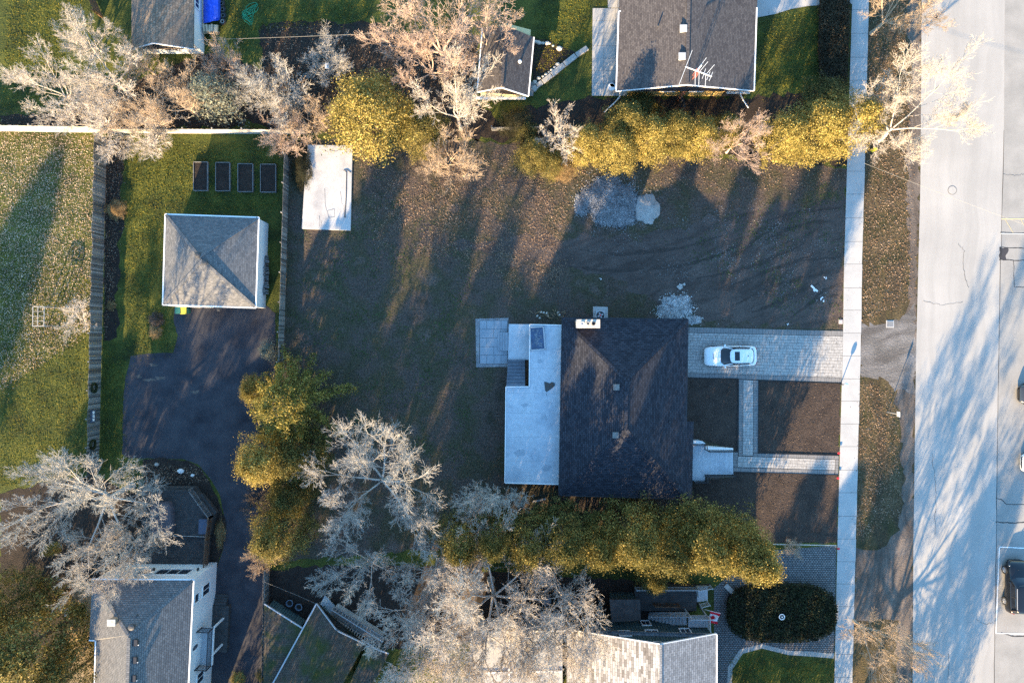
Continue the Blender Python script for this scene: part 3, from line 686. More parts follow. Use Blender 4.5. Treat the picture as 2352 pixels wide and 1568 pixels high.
# --- yellow house at the top
t = thing('yellow_house', 'yellow stucco house with brown shingle gable roof and tv aerial', 'house', P(1565, 110))
EZ, RZ = 3.0, 5.0
SWe, SEe, PK = P(1415, 209, EZ), P(1732, 208, EZ), P(1562, 194, RZ)
NWe, NEe, NPK = P(1429, -150, EZ), P(1745, -150, EZ), P(1567, -150, RZ)
PK.x = (SWe.x+SEe.x)/2-.35
NPK.x = PK.x+.25
roof = roof_solid(t, [SWe, SEe, NEe, NWe], [[SWe, PK, NPK, NWe], [PK, SEe, NEe, NPK]], 'purple_shingle')
MB().bar(PK+ZU*.02, NPK+ZU*.02, .3, .04).build('ridge_cap', 'purple_shingle', roof)
gutter(t, [SWe, P(1421, 27, EZ)]); gutter(t, [P(1421, 27, EZ), P(1432, 26, EZ)]); gutter(t, [SEe, P(1738, 18, EZ)])
for a, b in ((SWe, PK), (PK, SEe)): MB().bar(a-ZU*.1+Vector((0, -.02, 0)), b-ZU*.1+Vector((0, -.02, 0)), .05, .18).build('fascia', 'white_paint', t)
yw = P(0, 221).y; xa, xb = P(1440, 221).x, SEe.x-.3
xm = P(1655, 221).x
w = MB().add([(xa, yw, 0), (xb, yw, 0), (xb, yw, EZ-.1), (PK.x, yw, RZ-.2), (xa, yw, EZ-.1), (xa, yw+14, 0), (xb, yw+14, 0), (xb, yw+14, EZ-.1), (PK.x, yw+14, RZ-.2), (xa, yw+14, EZ-.1)],
        [(0, 1, 2, 3, 4), (9, 8, 7, 6, 5), (0, 5, 6, 1), (1, 6, 7, 2), (4, 9, 5, 0), (2, 7, 8, 3), (3, 8, 9, 4)]).build('wall', 'yellow_wall', t)
for c in (1536, 1601): window(t, (P(c, 214, 1.6).x, yw-.002, 1.7), (1, 0, 0), (0, -1, 0), 1.1, .75, bars=0, fw=.13)
cp = MB().box(xm, xb+.3, yw-.06, yw-.012, .1, 2.5).build('porch_shade_panel', 'black_plastic', t)  # dark panel on the wall in place of the shade inside the porch
m = MB()
m.bar((xm, yw-.35, 2.6), (xb+.35, yw-.35, 2.6), .08, .08); m.bar((xm, yw-.35, 1.7), (xb+.35, yw-.35, 1.7), .08, .08)
for k in range(13):
    x = xm+(xb+.3-xm)*k/12; m.bar((x, yw-.35, 1.7), (x, yw-.35, 2.6), .07, .06)
m.build('porch_railing', 'white_paint', t)
for pts in ([P(1424, 211, 2.9), P(1424, 215, 2.4), P(1424, 222, 1.2), P(1412, 236, .25), P(1388, 258, .1)], [P(1701, 213, 2.8), P(1701, 219, 2.0), P(1708, 232, .6), P(1719, 248, .15)]):
    MB().path(pts, .06, 6).build('downspout', 'white_paint', t)
vent(t, None, P(1570, 65, 5.1), .5, 'grey_metal', .3); vent(t, None, P(1567, 129, 5.1), .5, 'grey_metal', .3)
MB().tube(P(1511, 61, 4.1), P(1511, 61, 4.75), .06, n=8).build('vent_pipe', 'iron', t)
q = thing('tv_aerial', 'tall tv aerial on a red lattice mast beside the yellow house', 'antenna', P(1559.5, 227))
m = MB(); base = P(1559.5, 227); top = Vector((base.x+.06, base.y+.1, 6.45))
for k in range(3):
    a = k*2.094; o = Vector((math.cos(a), math.sin(a), 0))*.19
    m.tube(base+o, top+o, .02, n=4)
    for s in range(22):
        z0, z1 = s/22, (s+1)/22; o2 = Vector((math.cos(a+2.094), math.sin(a+2.094), 0))*.19
        m.tube(base.lerp(top, z0)+o, base.lerp(top, z1)+o2, .011, n=3)
m.build('lattice_mast', 'red_lattice', q)
AZ = 6.5
def seg(a, b, r, nm): MB().tube(P(*a, AZ), P(*b, AZ), r, n=6).build(nm, 'line_white', q)
seg((1574, 153.5), (1635, 176), .045, 'boom')
for a, b in (((1590, 116), (1560, 194)), ((1622.5, 133), (1600, 163)), ((1626, 142), (1606, 166)), ((1641, 149), (1622, 171)), ((1597, 164), (1596.5, 199)), ((1606, 167), (1605, 196)), ((1621, 172), (1620, 199)), ((1621, 158), (1613, 181)), ((1631, 165), (1623, 184)), ((1637, 166), (1629, 186))):
    seg(a, b, .018, 'element')
seg((1611, 150), (1600, 164), .07, 'balun')
q = thing('rain_barrel', 'dark round barrel with a pale rim at the corner of the brown gable roof', 'barrel', P(1405, 200))
MB().lathe(P(1405, 200), [(.30, 0), (.36, .3), (.36, .6), (.32, .85)], 18).build('body', 'barrel', q, smooth=True)
MB().lathe(P(1405, 200, .85), [(.35, 0), (.36, .04), (.30, .04), (.29, -.02)], 18).build('rim', 'white_paint', q)

# --- garden shed
t = thing('garden_shed', 'small cream shed with brown shingle roof and white round vent', 'shed', P(1160, 150))
EZ, RZ = 2.3, 3.6
SWe, SEe, PK = P(1096, 211, EZ), P(1214, 220, EZ), P(1152, 200, RZ)
NWe, NEe, NPK = P(1108, 62, EZ), P(1226.5, 86, EZ), P(1163, 60, RZ)
roof = roof_solid(t, [SWe, SEe, NEe, NWe], [[SWe, PK, NPK, NWe], [PK, SEe, NEe, NPK]], 'purple_shingle', skirt=.1)
MB().bar(PK+ZU*.02, NPK+ZU*.02, .26, .04).build('ridge_cap', 'purple_shingle', roof)
gutter(t, [SEe, NEe]); gutter(t, [SWe, NWe])
for a, b in ((SWe, PK), (PK, SEe)): MB().bar(a-ZU*.08+Vector((0, -.03, 0)), b-ZU*.08+Vector((0, -.03, 0)), .05, .15).build('fascia', 'white_paint', t)
ys = P(0, 231).y+.25; xa, xb = SWe.x+.25, SEe.x-.2
MB().add([(xa, ys, 0), (xb, ys, 0), (xb, ys, EZ-.08), (PK.x, ys, RZ-.15), (xa, ys, EZ-.08), (xa+.4, ys+5.2, 0), (xb+.4, ys+5.2, 0), (xb+.4, ys+5.2, EZ-.08), (PK.x+.4, ys+5.2, RZ-.15), (xa+.4, ys+5.2, EZ-.08)],
        [(0, 1, 2, 3, 4), (9, 8, 7, 6, 5), (0, 5, 6, 1), (1, 6, 7, 2), (4, 9, 5, 0), (2, 7, 8, 3), (3, 8, 9, 4)]).build('wall', 'cream_wall', t)
MB().bar((xa-.5, ys-.12, .25), (xb, ys-.12, .18), .22, .12).build('sill_board', 'white_paint', t)
p = P(1194, 141, 3.2); MB().lathe(p-ZU*.35, [(.08, 0), (.08, .28), (.16, .28), (.15, .36), (.05, .40)], 14).build('roof_vent', 'white_paint', t)
q = thing('plank_step', 'grey wooden plank step at the corner of the cream shed', 'step', P(1222, 208))
for k in range(4): MB().prism([XY(1217+k*2.2, 190), XY(1219+k*2.2, 190), XY(1218+k*2.2, 222), XY(1216+k*2.2, 222)], .12, .2).build('plank', 'weathered_wood', q)
MB().prism([XY(1217, 194), XY(1224, 194), XY(1223, 218), XY(1216, 218)], 0, .12).build('support', 'brown_wood', q)

# --- grey garage on the left
t = thing('hip_roof_garage', 'square garage with grey hip roof and white walls by the black drive', 'garage', P(500, 603))
EZ, RZ = 2.6, 4.5
NW, NE, SE, SW = P(380, 492, EZ), P(595, 499.5, EZ), P(588, 707, EZ), P(374, 700, EZ)
A1, A2 = P(464, 580, RZ), P(481, 596, RZ)
c = (NW+NE+SE+SW)/4; A1 = Vector((c.x-.12, c.y+.15, RZ)); A2 = Vector((c.x+.12, c.y-.15, RZ))
roof = roof_solid(t, [NW, NE, SE, SW], [[NW, NE, A1], [NE, SE, A2, A1], [SE, SW, A2], [SW, NW, A1, A2]], 'grey_shingle')
for a, b in ((NW, A1), (NE, A1), (SE, A2), (SW, A2)): MB().bar(a.lerp(b, .02)+ZU*.02, b+ZU*.02, .25, .035).build('ridge_cap', 'grey_shingle', roof)
for pr in ((NW, NE), (NE, SE), (SE, SW), (SW, NW)): gutter(t, list(pr))
MB().prism(inset([tuple(p)[:2] for p in (NW, NE, SE, SW)], .1), 0, EZ-.1).build('wall', 'white_wall', t)
for o in (Vector((-.28, .3, 0)), Vector((.32, -.32, 0))):
    MB().lathe(Vector((c.x, c.y, RZ-.42))+o, [(.10, 0), (.10, .40), (.26, .42), (.24, .5), (.1, .56)], 14).build('roof_vent', 'iron', t, smooth=False)
e = (SE-NE); 
MB().bar(P(400, 703, 1.1), P(480, 704.5, 1.1), .06, 2.1).build('garage_door', 'white_paint', t)
MB().lathe(P(502, 710, 1.9), [(.05, -.1), (.2, 0), (.18, .05), (.05, .2)], 12).build('wall_lamp', 'iron', t)
q = thing('firewood_stack', 'grey stack of split firewood against the white garage wall', 'firewood', P(608, 632))
rd = random.Random(2)
for k in range(46):
    yy = 588+(k % 23)*3.9+rd.uniform(-1, 1); xx = 603+(k//23)*8+rd.uniform(0, 2)
    z = .15+rd.uniform(0, .75); p = P(xx, yy, z)
    MB().tube(p+Vector((-.2, rd.uniform(-.08, .08), 0)), p+Vector((.2, rd.uniform(-.08, .08), 0)), rd.uniform(.07, .11), n=6).build('log', 'weathered_wood', q)
MB().prism([XY(602, 588), XY(615, 588), XY(612, 677), XY(600, 677)], 0, .55).build('log_core', 'log_bark', q)
def bin_(name, label, c, lidmat, bodymat):
    q = thing(name, label, 'bin', P(*c)); p = P(*c)
    m = MB(); z = (0, .95)
    m.add([(p.x+sx*a, p.y+sy*b, h) for h, a, b in ((0, .20, .22), (.95, .26, .3)) for sx, sy in ((-1, -1), (1, -1), (1, 1), (-1, 1))], [(3, 2, 1, 0), (4, 5, 6, 7), (0, 1, 5, 4), (1, 2, 6, 5), (2, 3, 7, 6), (3, 0, 4, 7)])
    m.build('body', bodymat, q)
    MB().box(p.x-.28, p.x+.28, p.y-.33, p.y+.31, .955, 1.02).build('lid', lidmat, q, bevel=.02)
    for s in (-1, 1): MB().tube((p.x+s*.2, p.y+.3, .1), (p.x+s*.26, p.y+.3, .1), .1, n=10).build('wheel', 'tyre', q)
bin_('wheelie_bin', 'green wheeled bin at the front of the grey garage', (421, 713), 'bin_green', 'bin_green')
bin_('wheelie_bin', 'yellow lidded bin next to the green bin at the grey garage', (433, 714), 'bin_yellow', 'bin_green')

# --- white house bottom left
t = thing('white_house', 'two storey white house with grey hip roof and black railed balcony', 'house', P(350, 1450))
EZ, RZ = 4.6, 7.4
NWe, NEe = P(212, 1329, EZ), P(445.5, 1330, EZ)
SEe, SWe = P(424, 1760, EZ), P(208, 1760, EZ)
STo, STi = P(205, 1469, EZ), P(220, 1470, EZ)
RA, RB = P(296, 1458, RZ), P(287, 1760, RZ)
roof = roof_solid(t, [NWe, NEe, SEe, P(212, 1760, EZ), STi, STo], [[NWe, NEe, RA], [NEe, SEe, RB, RA], [RB, P(212, 1760, EZ), STi, RA], [STi, STo, NWe, RA]], 'house_grey_shingle')
for a, b in ((NWe, RA), (NEe, RA), (RA, RB)): MB().bar(a.lerp(b, .02)+ZU*.02, b+ZU*.02, .28, .035).build('ridge_cap', 'house_grey_shingle', roof)
wx = P(497, 0).x; wy = P(0, 1298).y
gutter(t, [NEe, SEe]); gutter(t, [STi, P(212, 1760, EZ)]); gutter(t, [STo, STi]); gutter(t, [NWe, NEe])
wxs = P(484, 0).x
wall = MB().prism([(NWe.x+.2, NWe.y-.03), (NEe.x-.03, NEe.y-.03), (SEe.x-.03, SEe.y), (SWe.x+.4, SWe.y), (STi.x+.1, STi.y), (NWe.x+.15, STo.y+.05)], 0, EZ-.1).build('wall', 'white_wall', t)
un = (NEe-SEe); un.z = 0; un.normalize(); nn = Vector((un.y, -un.x, 0))
def onE(y, z, off=0):
    """point on the east wall seen at plan row y"""
    k = P(0, y, z).y; f = (k-NEe.y)/(SEe.y-NEe.y); p = NEe.lerp(SEe, f); return Vector((p.x-.03, p.y, z))+nn*off
window(t, onE(1352, 2.1), un, nn, .9, 1.3); window(t, onE(1372, 3.9), un, nn, .7, .7, bars=0); window(t, onE(1554, 2.4), un, nn, .9, 1.2)
dr = MB(); p = onE(1483, 3.55, .03)
dr.bar(p-un*.45, p+un*.45, .05, 2.0); d = dr.build('balcony_door', 'white_paint', t)
m = MB(); n = 16
m.add([p+nn*.03+un*math.cos(a)*.22+ZU*(math.sin(a)*.5+.2) for a in np.linspace(0, 2*math.pi, n, endpoint=False)], [tuple(range(n))]); m.build('oval_pane', 'glass', d)
wn = Vector((P(400, 0, 4.2).x, NEe.y-.03, 2.9))
window(t, (P(395, 0, 3).x, NEe.y-.03, 2.7), (1, 0, 0), (0, 1, 0), 2.9, 1.3, bars=2, fw=.12)
window(t, (P(330, 0, 3).x, NEe.y-.03, 2.7), (1, 0, 0), (0, 1, 0), .9, 1.2)
for s in (-1, 1): MB().box(P(395, 0, 3).x+s*1.95-.06, P(395, 0, 3).x+s*1.95+.06, NEe.y, NEe.y+.22, 2.2, 2.45).build('wall_light', 'iron', t)
# balcony
bz = 2.6; b0, b1 = onE(1440, bz), onE(1526, bz); bw = 1.05
bm_ = MB().prism([tuple(p)[:2] for p in (b0, b1, b1+nn*bw, b0+nn*bw)], bz-.16, bz).build('balcony', 'grey_metal', t)
MB().bar(b0+nn*bw-ZU*.08, b1+nn*bw-ZU*.08, .1, .24).build('edge_beam', 'white_paint', bm_)
rail(t, [b0+nn*.05, b0+nn*bw*.97, b1+nn*bw*.97, b1+nn*.05], h=1.0, gap=.12, bal=.03)
for p in (b0, b0.lerp(b1, .72)): MB().bar(p+nn*bw-ZU*.16, Vector(((p+nn*bw).x, (p+nn*bw).y, 0)), .14, .14).build('balcony_post', 'white_paint', t)
pb = MB().prism([tuple(p)[:2] for p in (onE(1385, 0), onE(1490, 0), onE(1490, 0)+nn*1.5, onE(1385, 0)+nn*1.5)], 0, .5).build('entry_porch', 'deck_wood', t)
for k in range(4):
    p = onE(1384-k*5, 0); MB().prism([tuple(q)[:2] for q in (p+nn*.1, p+nn*1.2, p+nn*1.2+un*.24, p+nn*.1+un*.24)], 0, .45-k*.1).build('porch_step', 'deck_wood', pb)
for c in ((308, 1476), (306, 1516), (304, 1558)):
    v = vent(t, None, P(*c, 7.25), .42, 'black_metal', .45)
    x, y, z = P(*c, 7.25); MB().bar((x-.26, y-.26, z-.25), (x+.26, y-.26, z-.25), .06, .1).build('flashing', 'white_paint', v)
p = P(300, 1441, 7.5); MB().lathe(p-ZU*.5, [(.12, 0), (.12, .35), (.28, .37), (.25, .46), (.1, .5)], 12).build('roof_vent', 'iron', t)
p = P(313, 1414, 6.6); MB().tube(p-ZU*.4, p, .07, n=8).build('vent_pipe', 'iron', t)
p = P(255, 1430, 7.2); cs = MB().box(p.x-.28, p.x+.28, p.y-.22, p.y+.22, 4.5, 7.1).build('chimney', 'sun_tinted_brick', t)
MB().box(p.x-.33, p.x+.33, p.y-.27, p.y+.27, 7.1, 7.2).build('chimney_cap', 'pale_stone', cs)
# side deck of the white house
q = thing('side_deck', 'tan wooden deck with diagonal planks on the left of the white house', 'deck', P(190, 1450))
x0, x1 = P(165, 0).x, P(222, 0).x; y0, y1 = P(0, 1640).y, P(0, 1331).y
k = 0; yy = y0-1.2
while yy < y1:
    a = Vector((x0, yy, .42)); b = Vector((x1, yy+1.15, .42))
    if b.y > y1: f = (y1-a.y)/(b.y-a.y); b = a.lerp(b, f)
    if a.y < y0: f = (y0-a.y)/(b.y-a.y); a = a.lerp(b, f)
    if (b-a).length > .2: MB().bar(a, b, .165, .05).build('plank', 'tan_wood', q)
    yy += .2
MB().box(x0+.1, x1-.1, y0+.1, y1-.1, 0, .38).build('deck_frame', 'brown_wood', q)
for c, mt in (((168, 1352), 'brown_wood'), ((172, 1398), 'brown_wood'), ((158, 1458), 'tan_wood')):
    qq = thing('garden_chair', {1352: 'red brown garden chair beside the top of the tan side deck', 1398: 'pale backed garden chair in the middle of the tan side deck', 1458: 'tan garden chair half under the left evergreen by the side deck'}[c[1]], 'chair', P(*c, .45))
    p = P(*c, .45); MB().box(p.x-.3, p.x+.3, p.y-.3, p.y+.3, .80, .87).build('seat', mt, qq)
    MB().box(p.x-.3, p.x-.24, p.y-.3, p.y+.3, .87, 1.4).build('backrest', 'white_paint' if c[1] == 1398 else mt, qq)
    for sx in (-1, 1):
        for sy in (-1, 1): MB().box(p.x+sx*.25-.03, p.x+sx*.25+.03, p.y+sy*.25-.03, p.y+sy*.25+.03, .446, .80).build('leg', mt, qq)
        MB().box(p.x-.26, p.x+.28, p.y+sx*.27-.035, p.y+sx*.27+.035, 1.0, 1.05).build('armrest', mt, qq)

# --- dark deck with hot tub
t = thing('dark_deck', 'dark stained two level wooden deck behind the white house', 'deck', P(400, 1210))
DZ1, DZ2 = .9, .6
out = [Vector(XY(*p, DZ1)) for p in ((325, 1120), (443, 1120), (490, 1184), (478, 1232), (325, 1228))]
MB().prism([tuple(p) for p in out], 0, DZ1-.05).build('upper_frame', 'deck_wood', t)
yy = out[3].y+.02; xl = out[0].x
def xr(y):
    if y > out[2].y: f = (y-out[2].y)/(out[1].y-out[2].y); return out[2].x+(out[1].x-out[2].x)*f
    f = (y-out[3].y)/(out[2].y-out[3].y); return out[3].x+(out[2].x-out[3].x)*f
while yy < out[0].y-.05:
    MB().box(xl, min(xr(yy), xr(yy+.13)), yy, yy+.132, DZ1-.05, DZ1).build('board', 'deck_wood', t); yy += .145
o2 = [Vector(XY(*p, DZ2)) for p in ((322, 1231), (478, 1234), (474, 1303), (322, 1300))]
MB().prism([tuple(p) for p in o2], 0, DZ2-.05).build('lower_frame', 'deck_wood', t)
yy = o2[3].y
while yy < o2[0].y-.05:
    MB().box(o2[0].x, o2[1].x-.05, yy, yy+.132, DZ2-.05, DZ2).build('board', 'deck_wood', t); yy += .145
rail(t, [P(327, 1121, DZ1), P(443, 1121, DZ1)], h=.9, mat='deck_wood', gap=.14, bal=.04, post=.1)
rail(t, [P(443, 1121, DZ1), P(466, 1153, DZ1), P(489, 1184, DZ1)], h=.9, mat='weathered_wood', gap=.16, bal=.05, post=.12)
rail(t, [P(489, 1184, DZ1), P(482, 1232, DZ1), P(477, 1303, DZ2)], h=.95, mat='brown_wood', gap=.15, bal=.05, post=.12)
MB().bar(P(395, 1229.5, .93), P(470, 1232, .93), .05, .03).build('nosing', 'pale_wood', t)
m = MB(); a, b = P(462, 1135, .4), P(497, 1178, .4); m.bar(a, b, .35, .5); m.build('outer_bench', 'deck_wood', t)
q = thing('covered_hot_tub', 'purple brown fabric cover over a long tub on the dark deck', 'hot tub', P(378, 1188, DZ1))
m = MB(); ctr = P(378, 1190, DZ1); n = 28; prof = [(1.0, 0), (1.02, .35), (.98, .7), (.9, .84), (.7, .9), (.35, .93)]
for k, (s, z) in enumerate(prof):
    for i in range(n):
        a = 2*math.pi*i/n; ca, sa = math.cos(a), math.sin(a); e = .45
        wv = 1+.035*math.sin(i*3.3+k)*(1 if k < 3 else .3)
        m.v.append((ctr.x+.98*s*wv*abs(ca)**e*(1 if ca > 0 else -1), ctr.y+1.6*s*wv*abs(sa)**e*(1 if sa > 0 else -1), DZ1+z))
for k in range(len(prof)-1):
    for i in range(n): m.f.append((k*n+i, k*n+(i+1) % n, (k+1)*n+(i+1) % n, (k+1)*n+i))
m.f.append(tuple(range((len(prof)-1)*n, len(prof)*n)))
m.build('fabric_cover', 'cover_purple', q, smooth=True)
MB().box(ctr.x-.03, ctr.x+.03, ctr.y-1.3, ctr.y+1.3, DZ1+.925, DZ1+.945).build('seam', 'cover_purple', q)
q = thing('storage_box', 'blue grey lidded box against the right railing of the dark deck', 'box', P(465, 1209, DZ1))
MB().prism([XY(457, 1193, 1.4), XY(475, 1193, 1.4), XY(474, 1225, 1.4), XY(456, 1225, 1.4)], DZ1, 1.35).build('body', 'cushion_blue', q, bevel=.03)
MB().prism([XY(456.5, 1192, 1.4), XY(475.5, 1192, 1.4), XY(474.5, 1226, 1.4), XY(455.5, 1226, 1.4)], 1.352, 1.42).build('lid', 'cushion_blue', q, bevel=.02)
q = thing('patio_table', 'small round dark table on the lower level of the dark deck', 'table', P(374, 1238, DZ2))
p = P(376, 1241, DZ2); MB().lathe(p, [(.22, 0), (.05, .06), (.05, .6)], 12).build('pedestal', 'iron', q); MB().lathe(p+ZU*.6, [(.36, 0), (.36, .04)], 18).build('table_top', 'brown_wood', q)

# --- outbuilding top left with blue tarp
t = thing('shake_roof_outbuilding', 'outbuilding with tan shake roof and white end wall behind bare trees', 'outbuilding', P(385, 60))
EZ, RZ = 2.2, 3.4
SWe, SEe, PK = P(302, 112, EZ), P(444, 112, EZ), P(366, 98, RZ)
NWe, NEe, NPK = P(302, -140, EZ), P(446, -140, EZ), P(366, -140, RZ)
PK.x = NPK.x = (SWe.x+SEe.x)/2-.2
roof_solid(t, [SWe, SEe, NEe, NWe], [[SWe, PK, NPK, NWe], [PK, SEe, NEe, NPK]], 'brown_shake')
ys = P(0, 124).y; xa, xb = SWe.x+.1, SEe.x-.03
MB().add([(xa, ys, 0), (xb, ys, 0), (xb, ys, EZ-.1), (PK.x, ys, RZ-.15), (xa, ys, EZ-.1), (xa, ys+10, 0), (xb, ys+10, 0), (xb, ys+10, EZ-.1), (PK.x, ys+10, RZ-.15), (xa, ys+10, EZ-.1)],
        [(0, 1, 2, 3, 4), (9, 8, 7, 6, 5), (0, 5, 6, 1), (1, 6, 7, 2), (4, 9, 5, 0), (2, 7, 8, 3), (3, 8, 9, 4)]).build('wall', 'white_wall', t)
window(t, (xb+.004, P(0, 8, 1.5).y, 1.5), (0, 1, 0), (1, 0, 0), .8, .7)
window(t, (P(395, 0, 1).x, ys-.004, 1.2), (1, 0, 0), (0, -1, 0), 1.1, .7)
for a, b in ((SWe, PK), (PK, SEe)): MB().bar(a-ZU*.1+Vector((0, -.03, 0)), b-ZU*.1+Vector((0, -.03, 0)), .05, .16).build('fascia', 'white_paint', t)
q = thing('tarped_woodpile', 'firewood pile under a bright blue tarp beside the outbuilding', 'woodpile', P(487, 30))
rd = random.Random(6); n1, n2 = 9, 16; m = MB()
for i in range(n1):
    for j in range(n2):
        u, v = i/(n1-1), j/(n2-1); z = .35+.75*math.sin(math.pi*min(.999, max(.001, u)))**.35+rd.uniform(-.06, .06)
        if j == n2-1: z -= .15*abs(math.sin(u*7))
        p = P(467+39*u, -30+(84-8*u*rd.uniform(.8, 1.3))*v, z); m.v.append(tuple(p))
for i in range(n1-1):
    for j in range(n2-1): m.f.append((i*n2+j, i*n2+j+1, (i+1)*n2+j+1, (i+1)*n2+j))
m.build('tarp', 'blue_tarp', q, smooth=False)
for k in range(6):
    for r_ in range(4):
        p = P(470+k*5.6+rd.uniform(-1, 1), 76-r_*1.5+rd.uniform(-1, 1), .12+r_*.2)
        MB().tube(p+Vector((0, -.1, 0)), p+Vector((rd.uniform(-.06, .06), .55, 0)), rd.uniform(.08, .12), n=7).build('log', 'log', q)
for k in range(2): MB().bar(P(468, 60+k*14, .04), P(504, 60+k*14, .04), .1, .08).build('bearer', 'brown_wood', q)
for k, c in enumerate(((511, 22), (512, 36), (511, 50), (509, 8))):
    qq = thing('tyre_ring', ['topmost black tyre but one', 'third black tyre from the top', 'lowest pale rimmed tyre', 'topmost black tyre'][k]+' leaning at the edge of the blue tarp', 'tyre', P(*c))
    p = P(*c, .1); MB().lathe(p-ZU*.1, [(.2, .02), (.3, 0), (.34, .1), (.3, .2), (.2, .18), (.17, .1), (.2, .02)], 16).build('rubber', 'tyre', qq)
    MB().lathe(p-ZU*.04, [(.18, 0), (.18, .1), (.13, .1), (.13, 0)], 14).build('wheel_rim', 'weathered_wood' if k != 2 else 'pale_stone', qq)

# --- green house bottom right with white lower roofs
t = thing('green_house', 'green sided house with patchwork shingle roof and Canadian flag porch', 'house', P(1500, 1500))
EZ, RZ = 4.2, 6.2
NEe, PK = P(1646, 1455.5, EZ), P(1517.5, 1478.5, RZ)
xr_ = NEe.x; NWe = Vector((4.75, P(0, 1455.5, EZ).y, 3.3))
SEe, SWe, SPK = NEe+Vector((0, -14, 0)), NWe+Vector((0, -14, 0)), PK+Vector((0, -14, 0))
ry = NEe.y; PK.y = ry; SPK.y = ry-14
roof = roof_solid(t, [NEe, SEe, SWe, NWe], [[NEe, PK, SPK, SEe]], 'slate_shingle')
m = MB(); m.poly([PK, NWe, SWe, SPK]); m.build('west_roof', 'patchwork_shingle', t)
MB().bar(PK+ZU*.02, SPK+ZU*.02, .22, .04).build('ridge_cap', 'slate_shingle', roof)
for a, b in ((NWe, PK), (PK, NEe)): MB().bar(a-ZU*.08+Vector((0, .03, 0)), b-ZU*.08+Vector((0, .03, 0)), .06, .17).build('fascia', 'white_paint', t)
gutter(t, [NEe, SEe])
yn = P(0, 1419).y-.05; xa, xb = NWe.x+.25, NEe.x-.25
MB().add([(xa, yn, 0), (xb, yn, 0), (xb, yn, EZ-.1), (PK.x, yn, RZ-.15), (xa, yn, NWe.z-.1), (xa, yn-13, 0), (xb, yn-13, 0), (xb, yn-13, EZ-.1), (PK.x, yn-13, RZ-.15), (xa, yn-13, NWe.z-.1)],
        [(4, 3, 2, 1, 0), (5, 6, 7, 8, 9), (1, 6, 5, 0), (2, 7, 6, 1), (0, 5, 9, 4), (3, 8, 7, 2), (4, 9, 8, 3)]).build('wall', 'green_siding', t)
window(t, (P(1501, 0, 3.6).x, yn+.003, 3.0), (1, 0, 0), (0, 1, 0), 1.0, .9); window(t, (P(1576, 0, 3).x, yn+.003, 2.9), (1, 0, 0), (0, 1, 0), .8, 1.3)
window(t, (P(1436, 0, 3.4).x, yn+.003, 3.2), (1, 0, 0), (0, 1, 0), .9, .9); window(t, (P(1483, 0, 1).x, yn+.003, 1.0), (1, 0, 0), (0, 1, 0), .7, .9)
p = Vector((P(1511, 0, 5.2).x, yn+.03, 5.0)); n = 18
m = MB(); m.add([p+Vector((math.cos(a)*k*.5, 0, math.sin(a)*k*.28)) for k in (1, .7) for a in np.linspace(0, 2*math.pi, n, endpoint=False)], [(i, (i+1) % n, n+(i+1) % n, n+i) for i in range(n)]); ov_ = m.build('oval_window', 'white_paint', t)
m = MB(); m.add([p+Vector((math.cos(a)*.35, -.004, math.sin(a)*.2)) for a in np.linspace(0, 2*math.pi, n, endpoint=False)], [tuple(range(n))]); m.build('pane', 'glass', ov_)
# upper landing, stairs and lower deck on the north side
uz = 2.1
ul = MB().prism([XY(*p, uz) for p in ((1581, 1413), (1625, 1413), (1626, 1440), (1581, 1440))], uz-.15, uz).build('upper_landing', 'grey_metal', t)
for c in ((1583, 1414), (1623, 1414)): MB().bar(P(*c, uz)-ZU*.15, Vector((*tuple(P(*c, uz))[:2], 0)), .12, .12).build('landing_post', 'grey_wall', t)
for k in range(11):
    z = uz*(11-k)/12; xa = 1577-k*8.0
    MB().prism([XY(xa, 1407-k*.0, z), XY(xa-7.6, 1407, z), XY(xa-7.6, 1432, z), XY(xa, 1432, z)], z-.06, z).build('stair_tread', 'grey_metal', t)
for yy in (1406.5, 1432.5): MB().bar(P(1578, yy, uz-.15), P(1492, yy, .1), .06, .22).build('stringer', 'grey_wall', t)
rail(t, [P(1580, 1407, uz), P(1535, 1407, uz*.5), P(1491, 1407, .15)], h=.9, mat='grey_wall', gap=.14, bal=.05, post=.1)
rail(t, [P(1582, 1413, uz), P(1624, 1413, uz), P(1625, 1440, uz)], h=.95, mat='grey_wall', gap=.14, bal=.05, post=.1)
lz = .6
ldk = MB().prism([XY(*p, lz) for p in ((1458, 1346), (1600, 1346), (1600, 1402), (1458, 1402))], 0, lz-.05).build('lower_deck', 'deck_wood', t)
for k in range(14): MB().prism([XY(1458, 1346.4+k*4, lz), XY(1600, 1346.4+k*4, lz), XY(1600, 1350+k*4, lz), XY(1458, 1350+k*4, lz)], lz-.045, lz).build('board', 'deck_wood', ldk)
rail(t, [P(1459, 1347, lz), P(1530, 1347, lz), P(1598, 1347, lz), P(1599, 1362, lz)], h=.9, mat='grey_wall', gap=.14, bal=.05, post=.1)
rail(t, [P(1606, 1386, .4), P(1624, 1381, .2)], h=.9, mat='grey_wall', gap=.14, bal=.05, post=.1); rail(t, [P(1598, 1349, .5), P(1630, 1343, .15)], h=.9, mat='grey_wall', gap=.14, bal=.05, post=.1)
rail(t, [P(1500, 1384, lz), P(1556, 1385, lz)], h=.9, mat='brown_wood', gap=.14, bal=.05, post=.1)
for k in range(3): MB().prism([XY(1601+k*9, 1348, .5), XY(1610+k*9, 1348, .5), XY(1610+k*9, 1382, .5), XY(1601+k*9, 1382, .5)], 0, .45-k*.14).build('porch_step', 'grey_metal', t)
